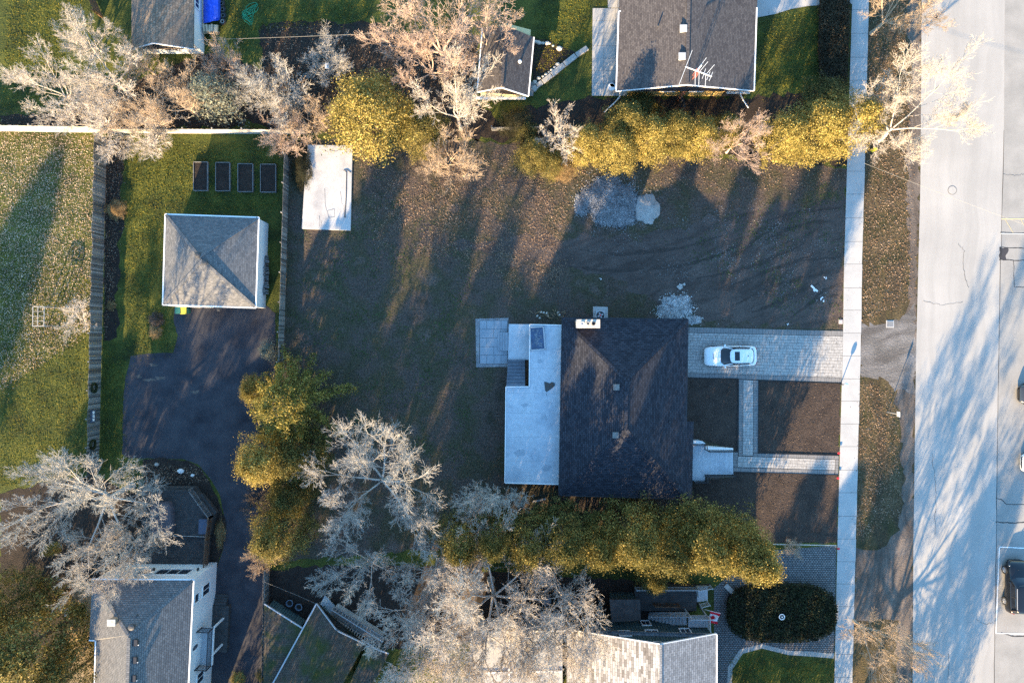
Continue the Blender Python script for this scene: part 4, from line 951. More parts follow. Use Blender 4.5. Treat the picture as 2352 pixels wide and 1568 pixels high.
# dark lower roof beside the stair, and the white flat roofs to the west
MB().prism([XY(*p, 2.4) for p in ((1400, 1376), (1470, 1376), (1472, 1424), (1405, 1428))], 2.2, 2.4).build('lean_to_roof', 'deck_wood', t)
MB().prism([XY(*p, 2.4) for p in ((1408, 1382), (1464, 1382), (1466, 1422), (1410, 1424))], 0, 2.2).build('lean_to_wall', 'green_siding', t)
wr = MB().prism([XY(*p, 3.0) for p in ((1083, 1452), (1292, 1447), (1292, 1480), (1292, 1640), (1078, 1640))], 2.8, 3.0).build('flat_roof', 'concrete', t)
MB().prism([XY(*p, 3.0) for p in ((1088, 1456), (1288, 1452), (1288, 1484), (1288, 1640), (1083, 1640))], 0, 2.8).build('annex_wall', 'grey_wall', t)
for a, b in (((1083, 1452), (1300, 1447)), ((1083, 1452), (1078, 1640)), ((1170, 1450), (1168, 1640)), ((1083, 1545), (1290, 1540))):
    MB().bar(P(*a, 3.05), P(*b, 3.05), .14, .12).build('roof_curb', 'white_paint', wr)
MB().prism([XY(*p, 2.0) for p in ((1240, 1410), (1300, 1409), (1300, 1424), (1240, 1425))], 1.85, 2.0).build('canopy', 'grey_metal', t)
for c in ((1243, 1412), (1297, 1411)): MB().bar(P(*c, 2)-ZU*.15, Vector((*tuple(P(*c, 2))[:2], 0)), .1, .1).build('canopy_post', 'white_paint', t)
window(t, P(1447, 1396, 1.2)+Vector((0, .3, 0)), (1, 0, 0), (0, 1, 0), 1.0, .6)
# flag
q = thing('canada_flag', 'red and white maple leaf flag on a slanted pole by the green porch', 'flag', P(1640, 1415))
p0, p1 = P(1619, 1399, 1.9), P(1655, 1408, 2.9)
MB().tube(p0, p1, .025, n=6).build('flagpole', 'white_paint', q)
def fl(u, v):
    """u along the pole, v down the cloth"""
    p = p0.lerp(p1, .30+.66*u)
    return p+Vector((.10*math.sin(v*5+u*2)-.12*v, -1.12*v, -.34*v+.07*math.sin(u*5+v*7)))
nu, nv = 8, 24
def cloth(v0, v1, mat, nm):
    m = MB(); j0, j1 = round(v0*nv), round(v1*nv)
    for i in range(nu+1):
        for j in range(j0, j1+1): m.v.append(tuple(fl(i/nu, j/nv)))
    w_ = j1-j0+1
    for i in range(nu):
        for j in range(j1-j0): m.f.append((i*w_+j, (i+1)*w_+j, (i+1)*w_+j+1, i*w_+j+1))
    return m.build(nm, mat, q, smooth=True)
cloth(0, .25, 'flag_red', 'red_band'); cloth(.25, .75, 'flag_white', 'white_band'); cloth(.75, 1, 'flag_red', 'red_band')
half = [(0, 1.0), (.13, .62), (.30, .72), (.24, .34), (.48, .50), (.54, .34), (.80, .38), (.70, .16), (.80, .06), (.40, -.28), (.46, -.46), (.06, -.40), (.05, -.85)]
leaf = half+[(-x, y) for x, y in half[::-1] if x]
m = MB(); vs = [fl(.5-y*.42, .5+x*.20)+ZU*.02 for x, y in leaf]; m.add(vs, [tuple(range(len(vs)))]); lf = m.build('maple_leaf', 'flag_red', q)
bm = bmesh.new(); bm.from_mesh(lf.data); bmesh.ops.triangulate(bm, faces=bm.faces[:]); bm.to_mesh(lf.data); bm.free()

# --- mossy outbuilding bottom middle
t = thing('mossy_garage', 'brown mossy roofed outbuilding set at an angle below the bare trees', 'outbuilding', P(700, 1500))
EZ, RZ = 2.1, 3.5
N0, N2 = P(727, 1385.5, EZ), P(838, 1478, EZ)
dv = (P(627, 1568, EZ)-N0).normalized(); S0, S2 = N0+dv*12, N2+dv*12
N1 = (N0+N2)/2; N1.z = RZ; S1 = (S0+S2)/2; S1.z = RZ
roof = roof_solid(t, [N0, N2, S2, S0], [[N0, N1, S1, S0], [N1, N2, S2, S1]], 'mossy_shingle')
MB().bar(N1+ZU*.02, S1+ZU*.02, .25, .04).build('ridge_cap', 'mossy_shingle', roof)
MB().bar(N0, S0, .12, .12).build('gutter', 'grey_metal', t)
for a, b in ((N0, N1), (N1, N2)): MB().bar(a-ZU*.05, b-ZU*.05, .08, .16).build('fascia', 'grey_metal', t)
qd = inset([tuple(p)[:2] for p in (N0, N2, S2, S0)], .55)
MB().prism(qd, 0, EZ-.12).build('wall', 'green_siding', t)
MB().add([(*qd[0], EZ-.12), (*qd[1], EZ-.12), ((qd[0][0]+qd[1][0])/2, (qd[0][1]+qd[1][1])/2, RZ-.2)], [(0, 1, 2)]).build('gable_wall', 'green_siding', t)
# lower wing with its own roof
lw = [P(607.5, 1386, 1.9), P(694, 1441, 1.9), P(640, 1556, 1.9), P(604, 1620, 1.7)]
mm = MB(); mm.poly([lw[0], lw[3], lw[2], lw[1]])
for i in range(4):
    a, b = lw[i], lw[(i+1) % 4]; mm.poly([a, b, b-ZU*.14, a-ZU*.14])
mm.build('wing_roof', 'mossy_shingle', t)
MB().bar(lw[0], lw[1], .1, .12).build('gutter', 'grey_metal', t)
MB().prism(inset([tuple(p)[:2] for p in lw], .2), 0, 1.52).build('wing_wall', 'green_siding', t)
# annex roof to the east
ar = [P(842, 1482, 1.8), P(893, 1500, 1.8), P(850, 1590, 1.8), P(800, 1575, 1.8)]
mm = MB(); mm.poly(ar[::-1])
for i in range(4):
    a, b = ar[i], ar[(i+1) % 4]; mm.poly([a, b, b-ZU*.12, a-ZU*.12])
mm.build('annex_roof', 'mossy_shingle', t); MB().bar(ar[0], ar[1], .1, .1).build('gutter', 'grey_metal', t)
MB().prism(inset([tuple(p)[:2] for p in ar], .2), 0, 1.65).build('annex_wall', 'green_siding', t)
# boardwalk
q = thing('raised_boardwalk', 'raised tan walkway with blue grey slat railing beside the mossy roof', 'boardwalk', P(825, 1430))
z = .9
A, B, C, D = P(768, 1391, z), P(882, 1462, z), P(872, 1480, z), P(758, 1412, z)
nb = 22
for k in range(nb):
    f0, f1 = k/nb+.004, (k+1)/nb-.004
    MB().prism([tuple(p)[:2] for p in (A.lerp(B, f0), A.lerp(B, f1), D.lerp(C, f1), D.lerp(C, f0))], z-.05, z).build('plank', 'tan_floor', q)
MB().prism([tuple(p)[:2] for p in (A.lerp(C, .02), B.lerp(D, .02), C.lerp(A, .02), D.lerp(B, .02))], 0, z-.06).build('base_frame', 'grey_wall', q)
rail(q, [D, D.lerp(C, .33), D.lerp(C, .67), C], h=.9, mat='grey_wall', gap=.24, bal=.07, post=.11); rail(q, [A, A.lerp(B, .5), B], h=.9, mat='grey_wall', gap=.3, bal=.05, post=.1)
dv2 = (A-B).normalized()
for k in range(5):
    zz = z*(5-k)/6; a, b = A+dv2*.26*k, D+dv2*.26*k
    MB().prism([tuple(p)[:2] for p in (a, b, b+dv2*.24, a+dv2*.24)], zz-.08, zz).build('step', 'grey_wall', q)
# ---------------------------------------------------------------- vegetation
def rot_from(d, ang, rd):
    """a direction at angle ang from d, random azimuth"""
    u = d.orthogonal().normalized(); v = d.cross(u)
    a = rd.uniform(0, 2*math.pi)
    return (d*math.cos(ang)+(u*math.cos(a)+v*math.sin(a))*math.sin(ang)).normalized()
def gen_bare(seed, h=10., r=4., fork=.25, limbs=6, spread=.75, depth=4, dens=.80, twig=.0125, trunk=.2, up=.10):
    rd = random.Random(seed); segs = []; U = Vector((0, 0, 1))
    def branch(p, d, L, rad, lev):
        n = (5, 4, 4, 3, 2)[lev]; L *= rd.uniform(.8, 1.2)
        for i in range(n):
            wv = (.09, .11, .14, .17, .2)[lev]
            d = (d+Vector((rd.gauss(0, wv), rd.gauss(0, wv), rd.gauss(0, wv*.7)+up))).normalized()
            q = p+d*(L/n); r1 = max(twig*.6, rad*(1-.62/n))
            segs.append((p.x, p.y, p.z, q.x, q.y, q.z, rad, r1, lev)); p, rad = q, r1
            if lev < depth:
                nk = (1.25, 1.5, 1.5, 1.4)[lev]*dens; nk = int(nk)+(rd.random() < nk % 1)
                if i == 0 and lev < 2: nk = 0
                for _ in range(nk):
                    branch(p, rot_from(d, rd.uniform(.45, .95), rd), L*rd.uniform(.42, .68)*(1-.35*i/n), max(twig, rad*rd.uniform(.42, .62)), lev+1)
        if lev < depth:
            for _ in range(2): branch(p, rot_from(d, rd.uniform(.2, .5), rd), L*rd.uniform(.45, .6), max(twig, rad*.8), lev+1)
    p = Vector((0, 0, 0)); d = Vector((rd.gauss(0, .05), rd.gauss(0, .05), 1)).normalized(); n = 4; rad = trunk
    if fork > .06:
        for i in range(n):
            q = p+d*(fork*h/n); segs.append((p.x, p.y, p.z, q.x, q.y, q.z, rad*(1.3 if i == 0 else 1), rad*.9, -1)); p = q; rad *= .9; d = (d+Vector((rd.gauss(0, .08), rd.gauss(0, .08), 0))).normalized()
        q = p+d*.5; segs.append((p.x, p.y, p.z, q.x, q.y, q.z, rad, rad*.45, -1))
    a0 = rd.uniform(0, 6.28)
    for k in range(limbs):
        a = a0+2*math.pi*k/limbs+rd.uniform(-.4, .4); s = spread*rd.uniform(.5, 1.25)
        d2 = Vector((math.cos(a)*math.sin(s), math.sin(a)*math.sin(s), math.cos(s)))
        branch(p-d*rd.uniform(0, .05)*h if fork > .06 else Vector((rd.uniform(-.3, .3), rd.uniform(-.3, .3), 0)), d2, h*.42, rad*rd.uniform(.5, .66) if fork > .06 else .04, 0)
    S = np.array(segs)
    rr = np.percentile(np.hypot(S[:, 3], S[:, 4]), 97); zz = S[:, 5].max()
    S[:, [0, 1, 3, 4]] *= r/rr; S[:, [2, 5]] *= h/zz
    return S
def prisms(S, k):
    p0, p1 = S[:, 0:3], S[:, 3:6]; d = p1-p0; d /= np.linalg.norm(d, axis=1)[:, None]+1e-9
    ref = np.where(np.abs(d[:, 2:3]) > .9, np.array([[1., 0, 0]]), np.array([[0, 0, 1.]]))
    u = np.cross(d, ref); u /= np.linalg.norm(u, axis=1)[:, None]+1e-9; v = np.cross(d, u); V = []
    for p, r in ((p0, S[:, 6]), (p1, S[:, 7])):
        for i in range(k):
            a = 2*math.pi*i/k; V.append(p+(u*math.cos(a)+v*math.sin(a))*r[:, None])
    V = np.stack(V, 1); n = len(S); base = np.arange(n)[:, None]*2*k
    F = np.stack([np.concatenate([base+i, base+(i+1) % k, base+k+(i+1) % k, base+k+i], 1) for i in range(k)], 1).reshape(-1, 4)
    return V.reshape(-1, 3), F
def bare_meshes(name, **kw):
    S = gen_bare(**kw); lo = S[S[:, 8] < 1]; hi = S[S[:, 8] >= 1]
    a = npmesh(name+'_trunk', *prisms(lo, 7), 'bark_pale'); b = npmesh(name+'_crown', *prisms(hi, 3), 'bark_pale')
    for me in (a,):
        me.polygons.foreach_set('use_smooth', [True]*len(me.polygons))
    return a, b
def leaves(C, size, rng, aspect=.55, outward=None, flat=.4):
    """quads round the centres C (n,3)"""
    n = len(C); d = rng.normal(size=(n, 3)); 
    if outward is not None: d += outward*flat*2
    d /= np.linalg.norm(d, axis=1)[:, None]+1e-9
    a = rng.normal(size=(n, 3)); u = np.cross(d, a); u /= np.linalg.norm(u, axis=1)[:, None]+1e-9; v = np.cross(d, u)
    s = size*rng.uniform(.6, 1.3, (n, 1)); u = u*s; v = v*s*aspect
    V = np.stack([C-u, C-v*.9, C+u, C+v*.9], 1).reshape(-1, 3)
    return V, np.arange(4*n).reshape(n, 4)
def cedar_mesh(seed, r=3., h=8., clumps=360, per=58, size=.088, mat='cedar', top=.5, low=.06, csize=.27, lobes=5):
    rng = np.random.default_rng(seed); C = []; O = []
    ph = rng.uniform(0, 6.28, 6)
    for _ in range(clumps):
        t = rng.uniform(0, 1)**.85; a = rng.uniform(0, 6.28)
        prof = min(1., (t+.12)/.35)**.6*max(.02, 1-max(0, t-top)/(1-top))**.62 if t > top else min(1., (t+.12)/.35)**.6
        wob_ = 1+.14*math.sin(lobes*a+ph[0]+t*3)+.09*math.sin(9*a+ph[1]-t*7)+.07*math.sin(t*17+ph[2]+a*2)
        rr = r*prof*wob_*(1-abs(rng.normal(0, .19)))*(1.16 if rng.random() < .15 else 1)
        c = np.array([math.cos(a)*rr, math.sin(a)*rr, h*(low+(1-low)*t)])
        n = int(per*rng.uniform(.6, 1.4)); q = rng.normal(size=(n, 3))*csize*rng.uniform(.7, 1.3)*np.array([1, 1, .8])
        C.append(c+q); O.append(np.tile(np.array([math.cos(a), math.sin(a), .5]), (n, 1)))
    C = np.concatenate(C); O = np.concatenate(O); C[:, 2] = np.maximum(C[:, 2], .1)
    return npmesh('cedar_crown', *leaves(C, size, rng, .5, O, .75), mat)
def pine_mesh(seed, r=5., h=10., mat='pine', whorls=11, size=.12, per=46):
    rng = np.random.default_rng(seed); C = []; O = []; segs = []
    for wv in range(whorls):
        t = wv/(whorls-1); z = h*(.12+.86*t); L = r*(1-t)**.75+.25; nb = 7 if t < .8 else 5
        for k in range(nb):
            a = 2*math.pi*k/nb+wv*.63+rng.normal(0, .12); Lk = L*rng.uniform(.75, 1.1); rise = rng.uniform(-.02, .22)
            steps = max(3, int(Lk/.3)); prev = np.array([0, 0, z])
            for s in range(1, steps+1):
                f = s/steps; p = np.array([math.cos(a)*Lk*f, math.sin(a)*Lk*f, z+rise*Lk*f-.10*Lk*f*f])
                segs.append((*prev, *p, .05*(1-.8*f), .045*(1-.8*f), 1)); prev = p
                if f > .22:
                    n = int(per*rng.uniform(.6, 1.3)); side = np.array([-math.sin(a), math.cos(a), 0])
                    q = rng.normal(size=(n, 3))*np.array([.16, .16, .09])+np.outer(rng.normal(size=n)*.25*(1.15-f*.6), side)
                    C.append(p+q); O.append(np.tile(np.array([math.cos(a)*.5, math.sin(a)*.5, .8]), (n, 1)))
    C = np.concatenate(C); O = np.concatenate(O)
    cr = npmesh('pine_crown', *leaves(C, size, rng, .4, O), mat); br = npmesh('pine_limb', *prisms(np.array(segs), 4), 'bark_dark')
    return cr, br
def trunk_mesh(h, r):
    m = MB(); m.lathe((0, 0, 0), [(r*1.3, 0), (r, .3), (r*.75, h*.5), (r*.2, h*.92)], 8); return m.mesh('trunk', 'bark_dark')
def setmat(o, mat):
    o.material_slots[0].link = 'OBJECT'; o.material_slots[0].material = MATS[mat]
BARE = [bare_meshes('bare0', seed=11, h=11, r=5, limbs=7, spread=.85), bare_meshes('bare1', seed=23, h=10, r=4.5, limbs=6, spread=.75),
        bare_meshes('bare2', seed=37, h=12, r=5.5, limbs=6, spread=.95, trunk=.28, dens=.84), bare_meshes('bare3', seed=41, h=9, r=4, limbs=8, spread=.7)]
OAK = bare_meshes('oak', seed=58, h=13, r=8, limbs=7, spread=1.15, trunk=.31, dens=.98, twig=.014, up=.03, fork=.3)
OAK2 = bare_meshes('oak2', seed=66, h=13, r=7.5, limbs=6, spread=1.05, trunk=.29, dens=1.0, twig=.0135, up=.05, fork=.3)
SHRUB = [bare_meshes('shrub0', seed=71, h=4, r=2.4, fork=.02, limbs=16, spread=.65, depth=3, dens=.9, twig=.010), bare_meshes('shrub1', seed=83, h=4.5, r=2.6, fork=.02, limbs=14, spread=.8, depth=3, dens=.9, twig=.010)]
THIN = bare_meshes('thin', seed=91, h=6, r=2.6, fork=.14, limbs=7, spread=.6, depth=3, dens=.85, twig=.013, trunk=.11)
FEW = bare_meshes('few', seed=95, h=11, r=6, fork=.22, limbs=6, spread=.8, depth=4, dens=.8, twig=.013, trunk=.24)
def bare(name, label, kind, c, rp, h, bark='bark_pale', rot=0, zc=.58, group='bare trees', cat='tree', lean=(0, 0)):
    tm, cm = kind; zc *= h; b = P(*c, zc); b.z = 0; r = rp/K*(CAMH-zc)/CAMH
    nom_r = {id(OAK): 8, id(OAK2): 7.5, id(THIN): 2.6, id(FEW): 6}.get(id(kind)); nom_h = {id(OAK): 13, id(OAK2): 13, id(THIN): 6, id(FEW): 11}.get(id(kind))
    if nom_r is None:
        k = [id(q) for q in BARE+SHRUB].index(id(kind)); nom_r = (5, 4.5, 5.5, 4, 2.4, 2.6)[k]; nom_h = (11, 10, 12, 9, 4, 4.5)[k]
    t = thing(name, label, cat, b, group); t.rotation_euler = (lean[0], lean[1], rot)
    for nm, me in (('trunk', tm), ('crown', cm)):
        o = bpy.data.objects.new(nm, me); COL.objects.link(o); o.parent = t; o.scale = (r/nom_r, r/nom_r, h/nom_h); setmat(o, bark)
    return t
B = BARE
bare('bare_tree', 'sprawling pale bare tree at the far left of the upper thicket', B[0], (105, 195), 100, 7, 'bark_pale', .3)
bare('bare_tree', 'tall pale bare tree in the middle left of the upper thicket', B[1], (215, 160), 115, 8.5, 'bark_pale', 1.3)
bare('bare_tree', 'pale bare tree hanging over the white sunlit fence at upper left', B[3], (215, 262), 95, 6, 'bark_pale', 2.1)
bare('bare_tree', 'tan bare tree in front of the white end wall of the outbuilding', B[2], (322, 248), 90, 6.5, 'bark_tan', .9)
bare('bare_tree', 'tan bare tree below right of the white end wall near the fence', B[1], (415, 235), 85, 6, 'bark_tan', 3.0)
bare('bare_tree', 'small pinkish bare tree just below the tarped woodpile', SHRUB[1], (515, 140), 55, 4.5, 'bark_pink', .2)
bare('bare_tree', 'bare tree with branches over the tan shake roof', B[3], (315, 140), 55, 5, 'bark_tan', 1.1)
bare('bare_tree', 'pale bare tree overhanging the top of the left picket fence', SHRUB[0], (330, 300), 75, 4.5, 'bark_pale', 2.4)
bare('bare_tree', 'leafless tree at the top left between lawn strip and outbuilding', B[0], (180, 80), 80, 6, 'bark_pale', 4.0)
bare('bare_shrub', 'grey purple bare shrub beside the top of the boundary fence', SHRUB[0], (635, 215), 80, 5, 'bark_grey', 0, cat='shrub', group='bare shrubs')
bare('bare_shrub', 'brown bare shrub just left of the golden cedar', SHRUB[1], (700, 265), 70, 4.2, 'bark_tan', 1, cat='shrub', group='bare shrubs')
bare('bare_shrub', 'grey bare shrub overhanging the top of the boundary fence and raised beds', SHRUB[1], (655, 300), 60, 4, 'bark_pink', 2, cat='shrub', group='bare shrubs')
bare('bare_shrub', 'dim bare shrub around the white birdhouse in the shaded bed', SHRUB[0], (752, 132), 62, 3.2, 'bark_grey', 3, cat='shrub', group='bare shrubs')
bare('bare_shrub', 'thin grey shrub above the shaded bed near the lawn', SHRUB[1], (585, 200), 60, 4, 'bark_grey', .6, cat='shrub', group='bare shrubs')
bare('bare_tree', 'large pinkish bare tree at the top edge left of the cream shed', B[2], (1000, 55), 155, 12, 'bark_pink', .5)
bare('bare_tree', 'pinkish bare tree reaching over the shed roof at the top edge', B[0], (1115, 55), 95, 10, 'bark_pink', 1.7)
bare('bare_tree', 'pinkish bare tree over the bed below the big one at the top', B[1], (985, 130), 95, 8, 'bark_pink', 5)
bare('bare_tree', 'bright white barked bare tree between golden cedar and cream shed', B[1], (1045, 240), 112, 11, 'bark_pale', 2.6)
bare('bare_tree', 'low bare bush tree at the upper edge of the empty lot', SHRUB[1], (1030, 360), 78, 5, 'bark_tan', 4.1)
bare('bare_tree', 'small sunlit bare tree with upright stems below the yellow house patio', THIN, (1290, 292), 68, 6.5, 'bark_pale', .4)
bare('bare_tree', 'pinkish bare tree standing in the upper cedar row', FEW, (1700, 322), 78, 6.5, 'bark_pink', 2.0)
bare('bare_tree', 'large sunlit street tree spreading over the upper road', OAK2, (2130, 262), 150, 12.5, 'bark_pale', .9, zc=.62)
bare('bare_tree', 'street tree cut off by the top edge beside the sidewalk', B[2], (2085, 5), 95, 10, 'bark_tan', 2.9)
bare('bare_tree', 'street tree at the lower end of the verge by the sidewalk', FEW, (2040, 1490), 100, 10, 'bark_tan', 1.2)
bare('bare_tree', 'big grey bare tree left of the back deck above the cedar row', OAK2, (855, 1140), 185, 12.5, 'bark_grey', .2)
bare('bare_tree', 'bare tree at the lower left corner of the pale back deck', B[3], (1115, 1165), 88, 8, 'bark_pale', 3.6)
bare('bare_tree', 'grey bare tree over the dark yard above the mossy roof', B[0], (830, 1320), 110, 10, 'bark_grey', .8)
bare('bare_tree', 'huge pale bare tree with thick limbs left of the green house', OAK, (1120, 1415), 230, 14, 'bark_pale', 1.9, zc=.6)
bare('bare_tree', 'pale bare tree over the boardwalk at the bottom', B[1], (960, 1450), 120, 9, 'bark_pale', 4.4)
bare('bare_tree', 'pale bare tree over the white flat roof near the bottom', FEW, (1300, 1420), 140, 11, 'bark_pale', .5)
bare('bare_tree', 'wide pale bare crown veiling the middle of the white flat roof', B[2], (1190, 1470), 150, 12, 'bark_pale', 3.1)
bare('bare_tree', 'pale bare crown over the left end of the patchwork roof', B[0], (1270, 1500), 130, 11, 'bark_pale', 1.4)
bare('bare_tree', 'pale bare crown over the left corner of the white flat roof', B[1], (1090, 1500), 130, 11, 'bark_pale', .9)
bare('bare_tree', 'bare tree crown over the gravel path above the boardwalk', B[0], (1010, 1330), 110, 9, 'bark_pale', 5.2)
bare('bare_tree', 'bottom edge bare tree between boardwalk and white flat roof', B[3], (1000, 1540), 115, 9, 'bark_pale', 2.2)
bare('bare_tree', 'great grey oak with thick limbs at the left beside the picket fence', OAK, (175, 1165), 205, 13.5, 'bark_grey', .1, zc=.6)
bare('bare_tree', 'pale bare crown overhanging the roof of the white house', OAK2, (235, 1275), 105, 11, 'bark_pale', 3.9, zc=.62)
bare('bare_tree', 'little white bare tree against the left picket fence', THIN, (165, 735), 52, 3.6, 'bark_pale', 2.8)
bare('bare_shrub', 'bare twiggy shrub at the edge of the black drive under the cedar', SHRUB[0], (600, 1285), 42, 3, 'bark_tan', 1.5, cat='shrub', group='bare shrubs')
bare('bare_shrub', 'dark twiggy shrub on the right of the black drive', SHRUB[1], (590, 1160), 38, 2.4, 'bark_dark', .5, cat='shrub', group='bare shrubs')
bare('bare_shrub', 'dry grass tuft at the edge of the cobbled forecourt', SHRUB[0], (1822, 1262), 26, 1.1, 'bark_tan', .5, cat='shrub', group='bare shrubs')

CED = [cedar_mesh(1, top=.4), cedar_mesh(2, lobes=4, top=.3), cedar_mesh(3, top=.35, lobes=6), cedar_mesh(4, top=.5, lobes=3)]
TRK = trunk_mesh(8, .16)
PINE, PINEB = pine_mesh(5)
SPR, SPRB = pine_mesh(6, r=2., h=4.5, mat='blue_spruce', whorls=12, size=.10, per=14)
def cedar(label, k, c, rp, h, mat='cedar', rot=0, name='cedar_tree', group='evergreen trees', zc=.45, cat='tree', sq=1.0):
    zc *= h; b = P(*c, zc); b.z = 0; r = rp/K*(CAMH-zc)/CAMH
    t = thing(name, label, cat, b, group); t.rotation_euler = (0, 0, rot)
    for nm, me in (('trunk', TRK), ('crown', CED[k])):
        o = bpy.data.objects.new(nm, me); COL.objects.link(o); o.parent = t
        o.scale = (r/3.2, r/3.2*sq, h/8.)
        if nm == 'crown': setmat(o, mat)
    return t
def conifer(label, pm, c, rp, h, nr, nh, mat=None, rot=0, name='pine_tree', zc=.35):
    zc *= h; b = P(*c, zc); b.z = 0; r = rp/K*(CAMH-zc)/CAMH
    t = thing(name, label, 'tree', b, 'evergreen trees'); t.rotation_euler = (0, 0, rot)
    for nm, me in (('trunk', TRK), ('limb', pm[1]), ('crown', pm[0])):
        o = bpy.data.objects.new(nm, me); COL.objects.link(o); o.parent = t
        o.scale = (r/nr, r/nr, h/nh) if nm != 'trunk' else (r/nr, r/nr, h/8.2)
        if nm == 'crown' and mat: setmat(o, mat)
        if nm == 'limb': o['kind'] = 'stuff'
    return t
cedar('round golden cedar in full sun above the white concrete slab', 0, (848, 262), 100, 7.5, 'gold_cedar', .4)
ORD = ['first', 'second', 'third', 'fourth', 'fifth', 'sixth', 'seventh', 'eighth', 'ninth', 'tenth', 'eleventh', 'twelfth']
NROW = [((1225, 358), 44, 3.6, 'cedar'), ((1268, 375), 36, 2.6, 'cedar'), ((1345, 330), 50, 4.8, 'gold_cedar'), ((1412, 345), 55, 5.5, 'gold_cedar'), ((1435, 290), 58, 5.8, 'cedar'), ((1492, 318), 58, 5.6, 'gold_cedar'), ((1548, 305), 55, 5.6, 'cedar'),
        ((1605, 318), 50, 5, 'gold_cedar'), ((1665, 300), 42, 4.4, 'cedar'), ((1800, 318), 62, 6, 'gold_cedar'), ((1875, 298), 74, 7, 'gold_cedar'), ((1950, 285), 70, 7.2, 'gold_cedar')]
for i, (c, rp, h, mt) in enumerate(NROW):
    cedar(ORD[i]+' cedar from the left in the upper row between yellow house and empty lot', i % 4, c, rp, h, mt, i*1.7)
SROW = [((1062, 1235), 66, 9.5, 'cedar'), ((1135, 1222), 58, 10.5, 'olive_cedar'), ((1215, 1240), 68, 9, 'cedar'), ((1292, 1228), 72, 10.8, 'olive_cedar'), ((1370, 1245), 66, 9.4, 'cedar'), ((1446, 1226), 80, 11, 'cedar'), ((1528, 1248), 74, 9.6, 'olive_cedar'),
        ((1604, 1230), 80, 11, 'cedar'), ((1676, 1250), 84, 11.5, 'cedar'), ((1712, 1260), 70, 11.5, 'gold_cedar')]
for i, (c, rp, h, mt) in enumerate(SROW):
    cedar(ORD[i]+' cedar from the left in the dense row below the navy roof', (i+1) % 4, c, rp, h, mt, i*2.3)
cedar('small low cedar poking out below the dense row at the green porch', 2, (1500, 1325), 40, 5, 'cedar', .4)
conifer('spreading pine with radiating boughs between black drive and empty lot', (PINE, PINEB), (668, 925), 125, 9.5, 5., 10., rot=.3)
cedar('cedar under the left side of the spreading pine', 3, (590, 895), 36, 5, 'cedar', 2)
cedar('rounded cedar bulging over the black drive just below the pine', 1, (612, 1052), 70, 8.5, 'gold_cedar', 1.1)
cedar('dark cedar between the pine and the big grey bare tree', 2, (690, 1050), 72, 7, 'olive_cedar', .6)
cedar('shaded cedar right of the black drive above the lowest one', 0, (670, 1130), 55, 6, 'olive_cedar', .2)
cedar('lowest cedar of the clump beside the black drive', 0, (645, 1225), 72, 7.5, 'cedar', 3)
cedar('broad olive evergreen at the lower left corner', 1, (85, 1470), 110, 9, 'cedar', 0)
cedar('evergreen at the left edge beneath the great oak', 2, (25, 1385), 75, 7.5, 'olive_cedar', 1)
cedar('evergreen at the bottom edge beside the tan side deck', 3, (165, 1545), 72, 8, 'olive_cedar', 2)
conifer('little pale spruce at the lower end of the boundary fence', (SPR, SPRB), (620, 805), 27, 2.6, 2., 4.5, rot=.5, name='spruce_tree')
conifer('blue green spruce at the right end of the upper thicket', (SPR, SPRB), (500, 225), 62, 6, 2., 4.5, rot=1.2, name='spruce_tree')
def lowshrub(label, c, rp, h, mat, k=0, sq=1.):
    return cedar(label, k, c, rp, h, mat, rp*.7 if sq == 1 else 0, 'low_shrub', 'low garden shrubs', cat='shrub', sq=sq)
lowshrub('golden dry ornamental shrub against the left picket fence', (266, 481), 23, .9, 'dry_shrub')
lowshrub('brown low shrub in the mulch strip by the left picket fence', (254, 702), 12, .5, 'dry_shrub', 1)
lowshrub('brown shrub at the corner between garage and black drive', (358, 735), 19, .8, 'litter_dark', 2)
lowshrub('orange brown dry shrub on the grass beside the black drive', (357, 762), 15, .6, 'dry_shrub', 3)
lowshrub('ivy mass over the left edge of the white concrete slab', (692, 385), 24, .9, 'ivy', 0, 2.2)
lowshrub('dark shrub beside the pine at the end of the boundary fence', (655, 345), 22, .9, 'ivy', 1)
lowshrub('shaded evergreen bush below the yellow house wall', (1470, 250), 48, 2.2, 'olive_cedar', 2)
lowshrub('low green bush behind the shed and golden cedar', (1185, 285), 40, 1.6, 'ivy', 3)
lowshrub('low olive bush at the left end of the upper cedar row', (1205, 300), 30, 1.5, 'olive_cedar', 0)
lowshrub('dark bush row behind the upper cedars near the hedge', (1900, 225), 60, 2.5, 'olive_cedar', 1)
lowshrub('russet dry bush at the foot of the small sunlit bare tree', (1292, 385), 34, 1.3, 'dry_shrub', 2)
lowshrub('dry scrub between white bare tree and golden cedar', (965, 300), 60, 3.4, 'cedar', 3)
lowshrub('small yellow green bush beneath the great oak', (118, 1262), 15, 2.2, 'gold_cedar', 0)
lowshrub('grassy plants in the bed right of the dark deck railing', (505, 1225), 12, .6, 'dry_shrub', 1, 3)
lowshrub('green bush at the bottom end of the black drive', (545, 1560), 18, .8, 'gold_cedar', 2)
lowshrub('green bush between boundary fence and mossy roof at the bottom', (612, 1550), 22, 1.5, 'olive_cedar', 3)
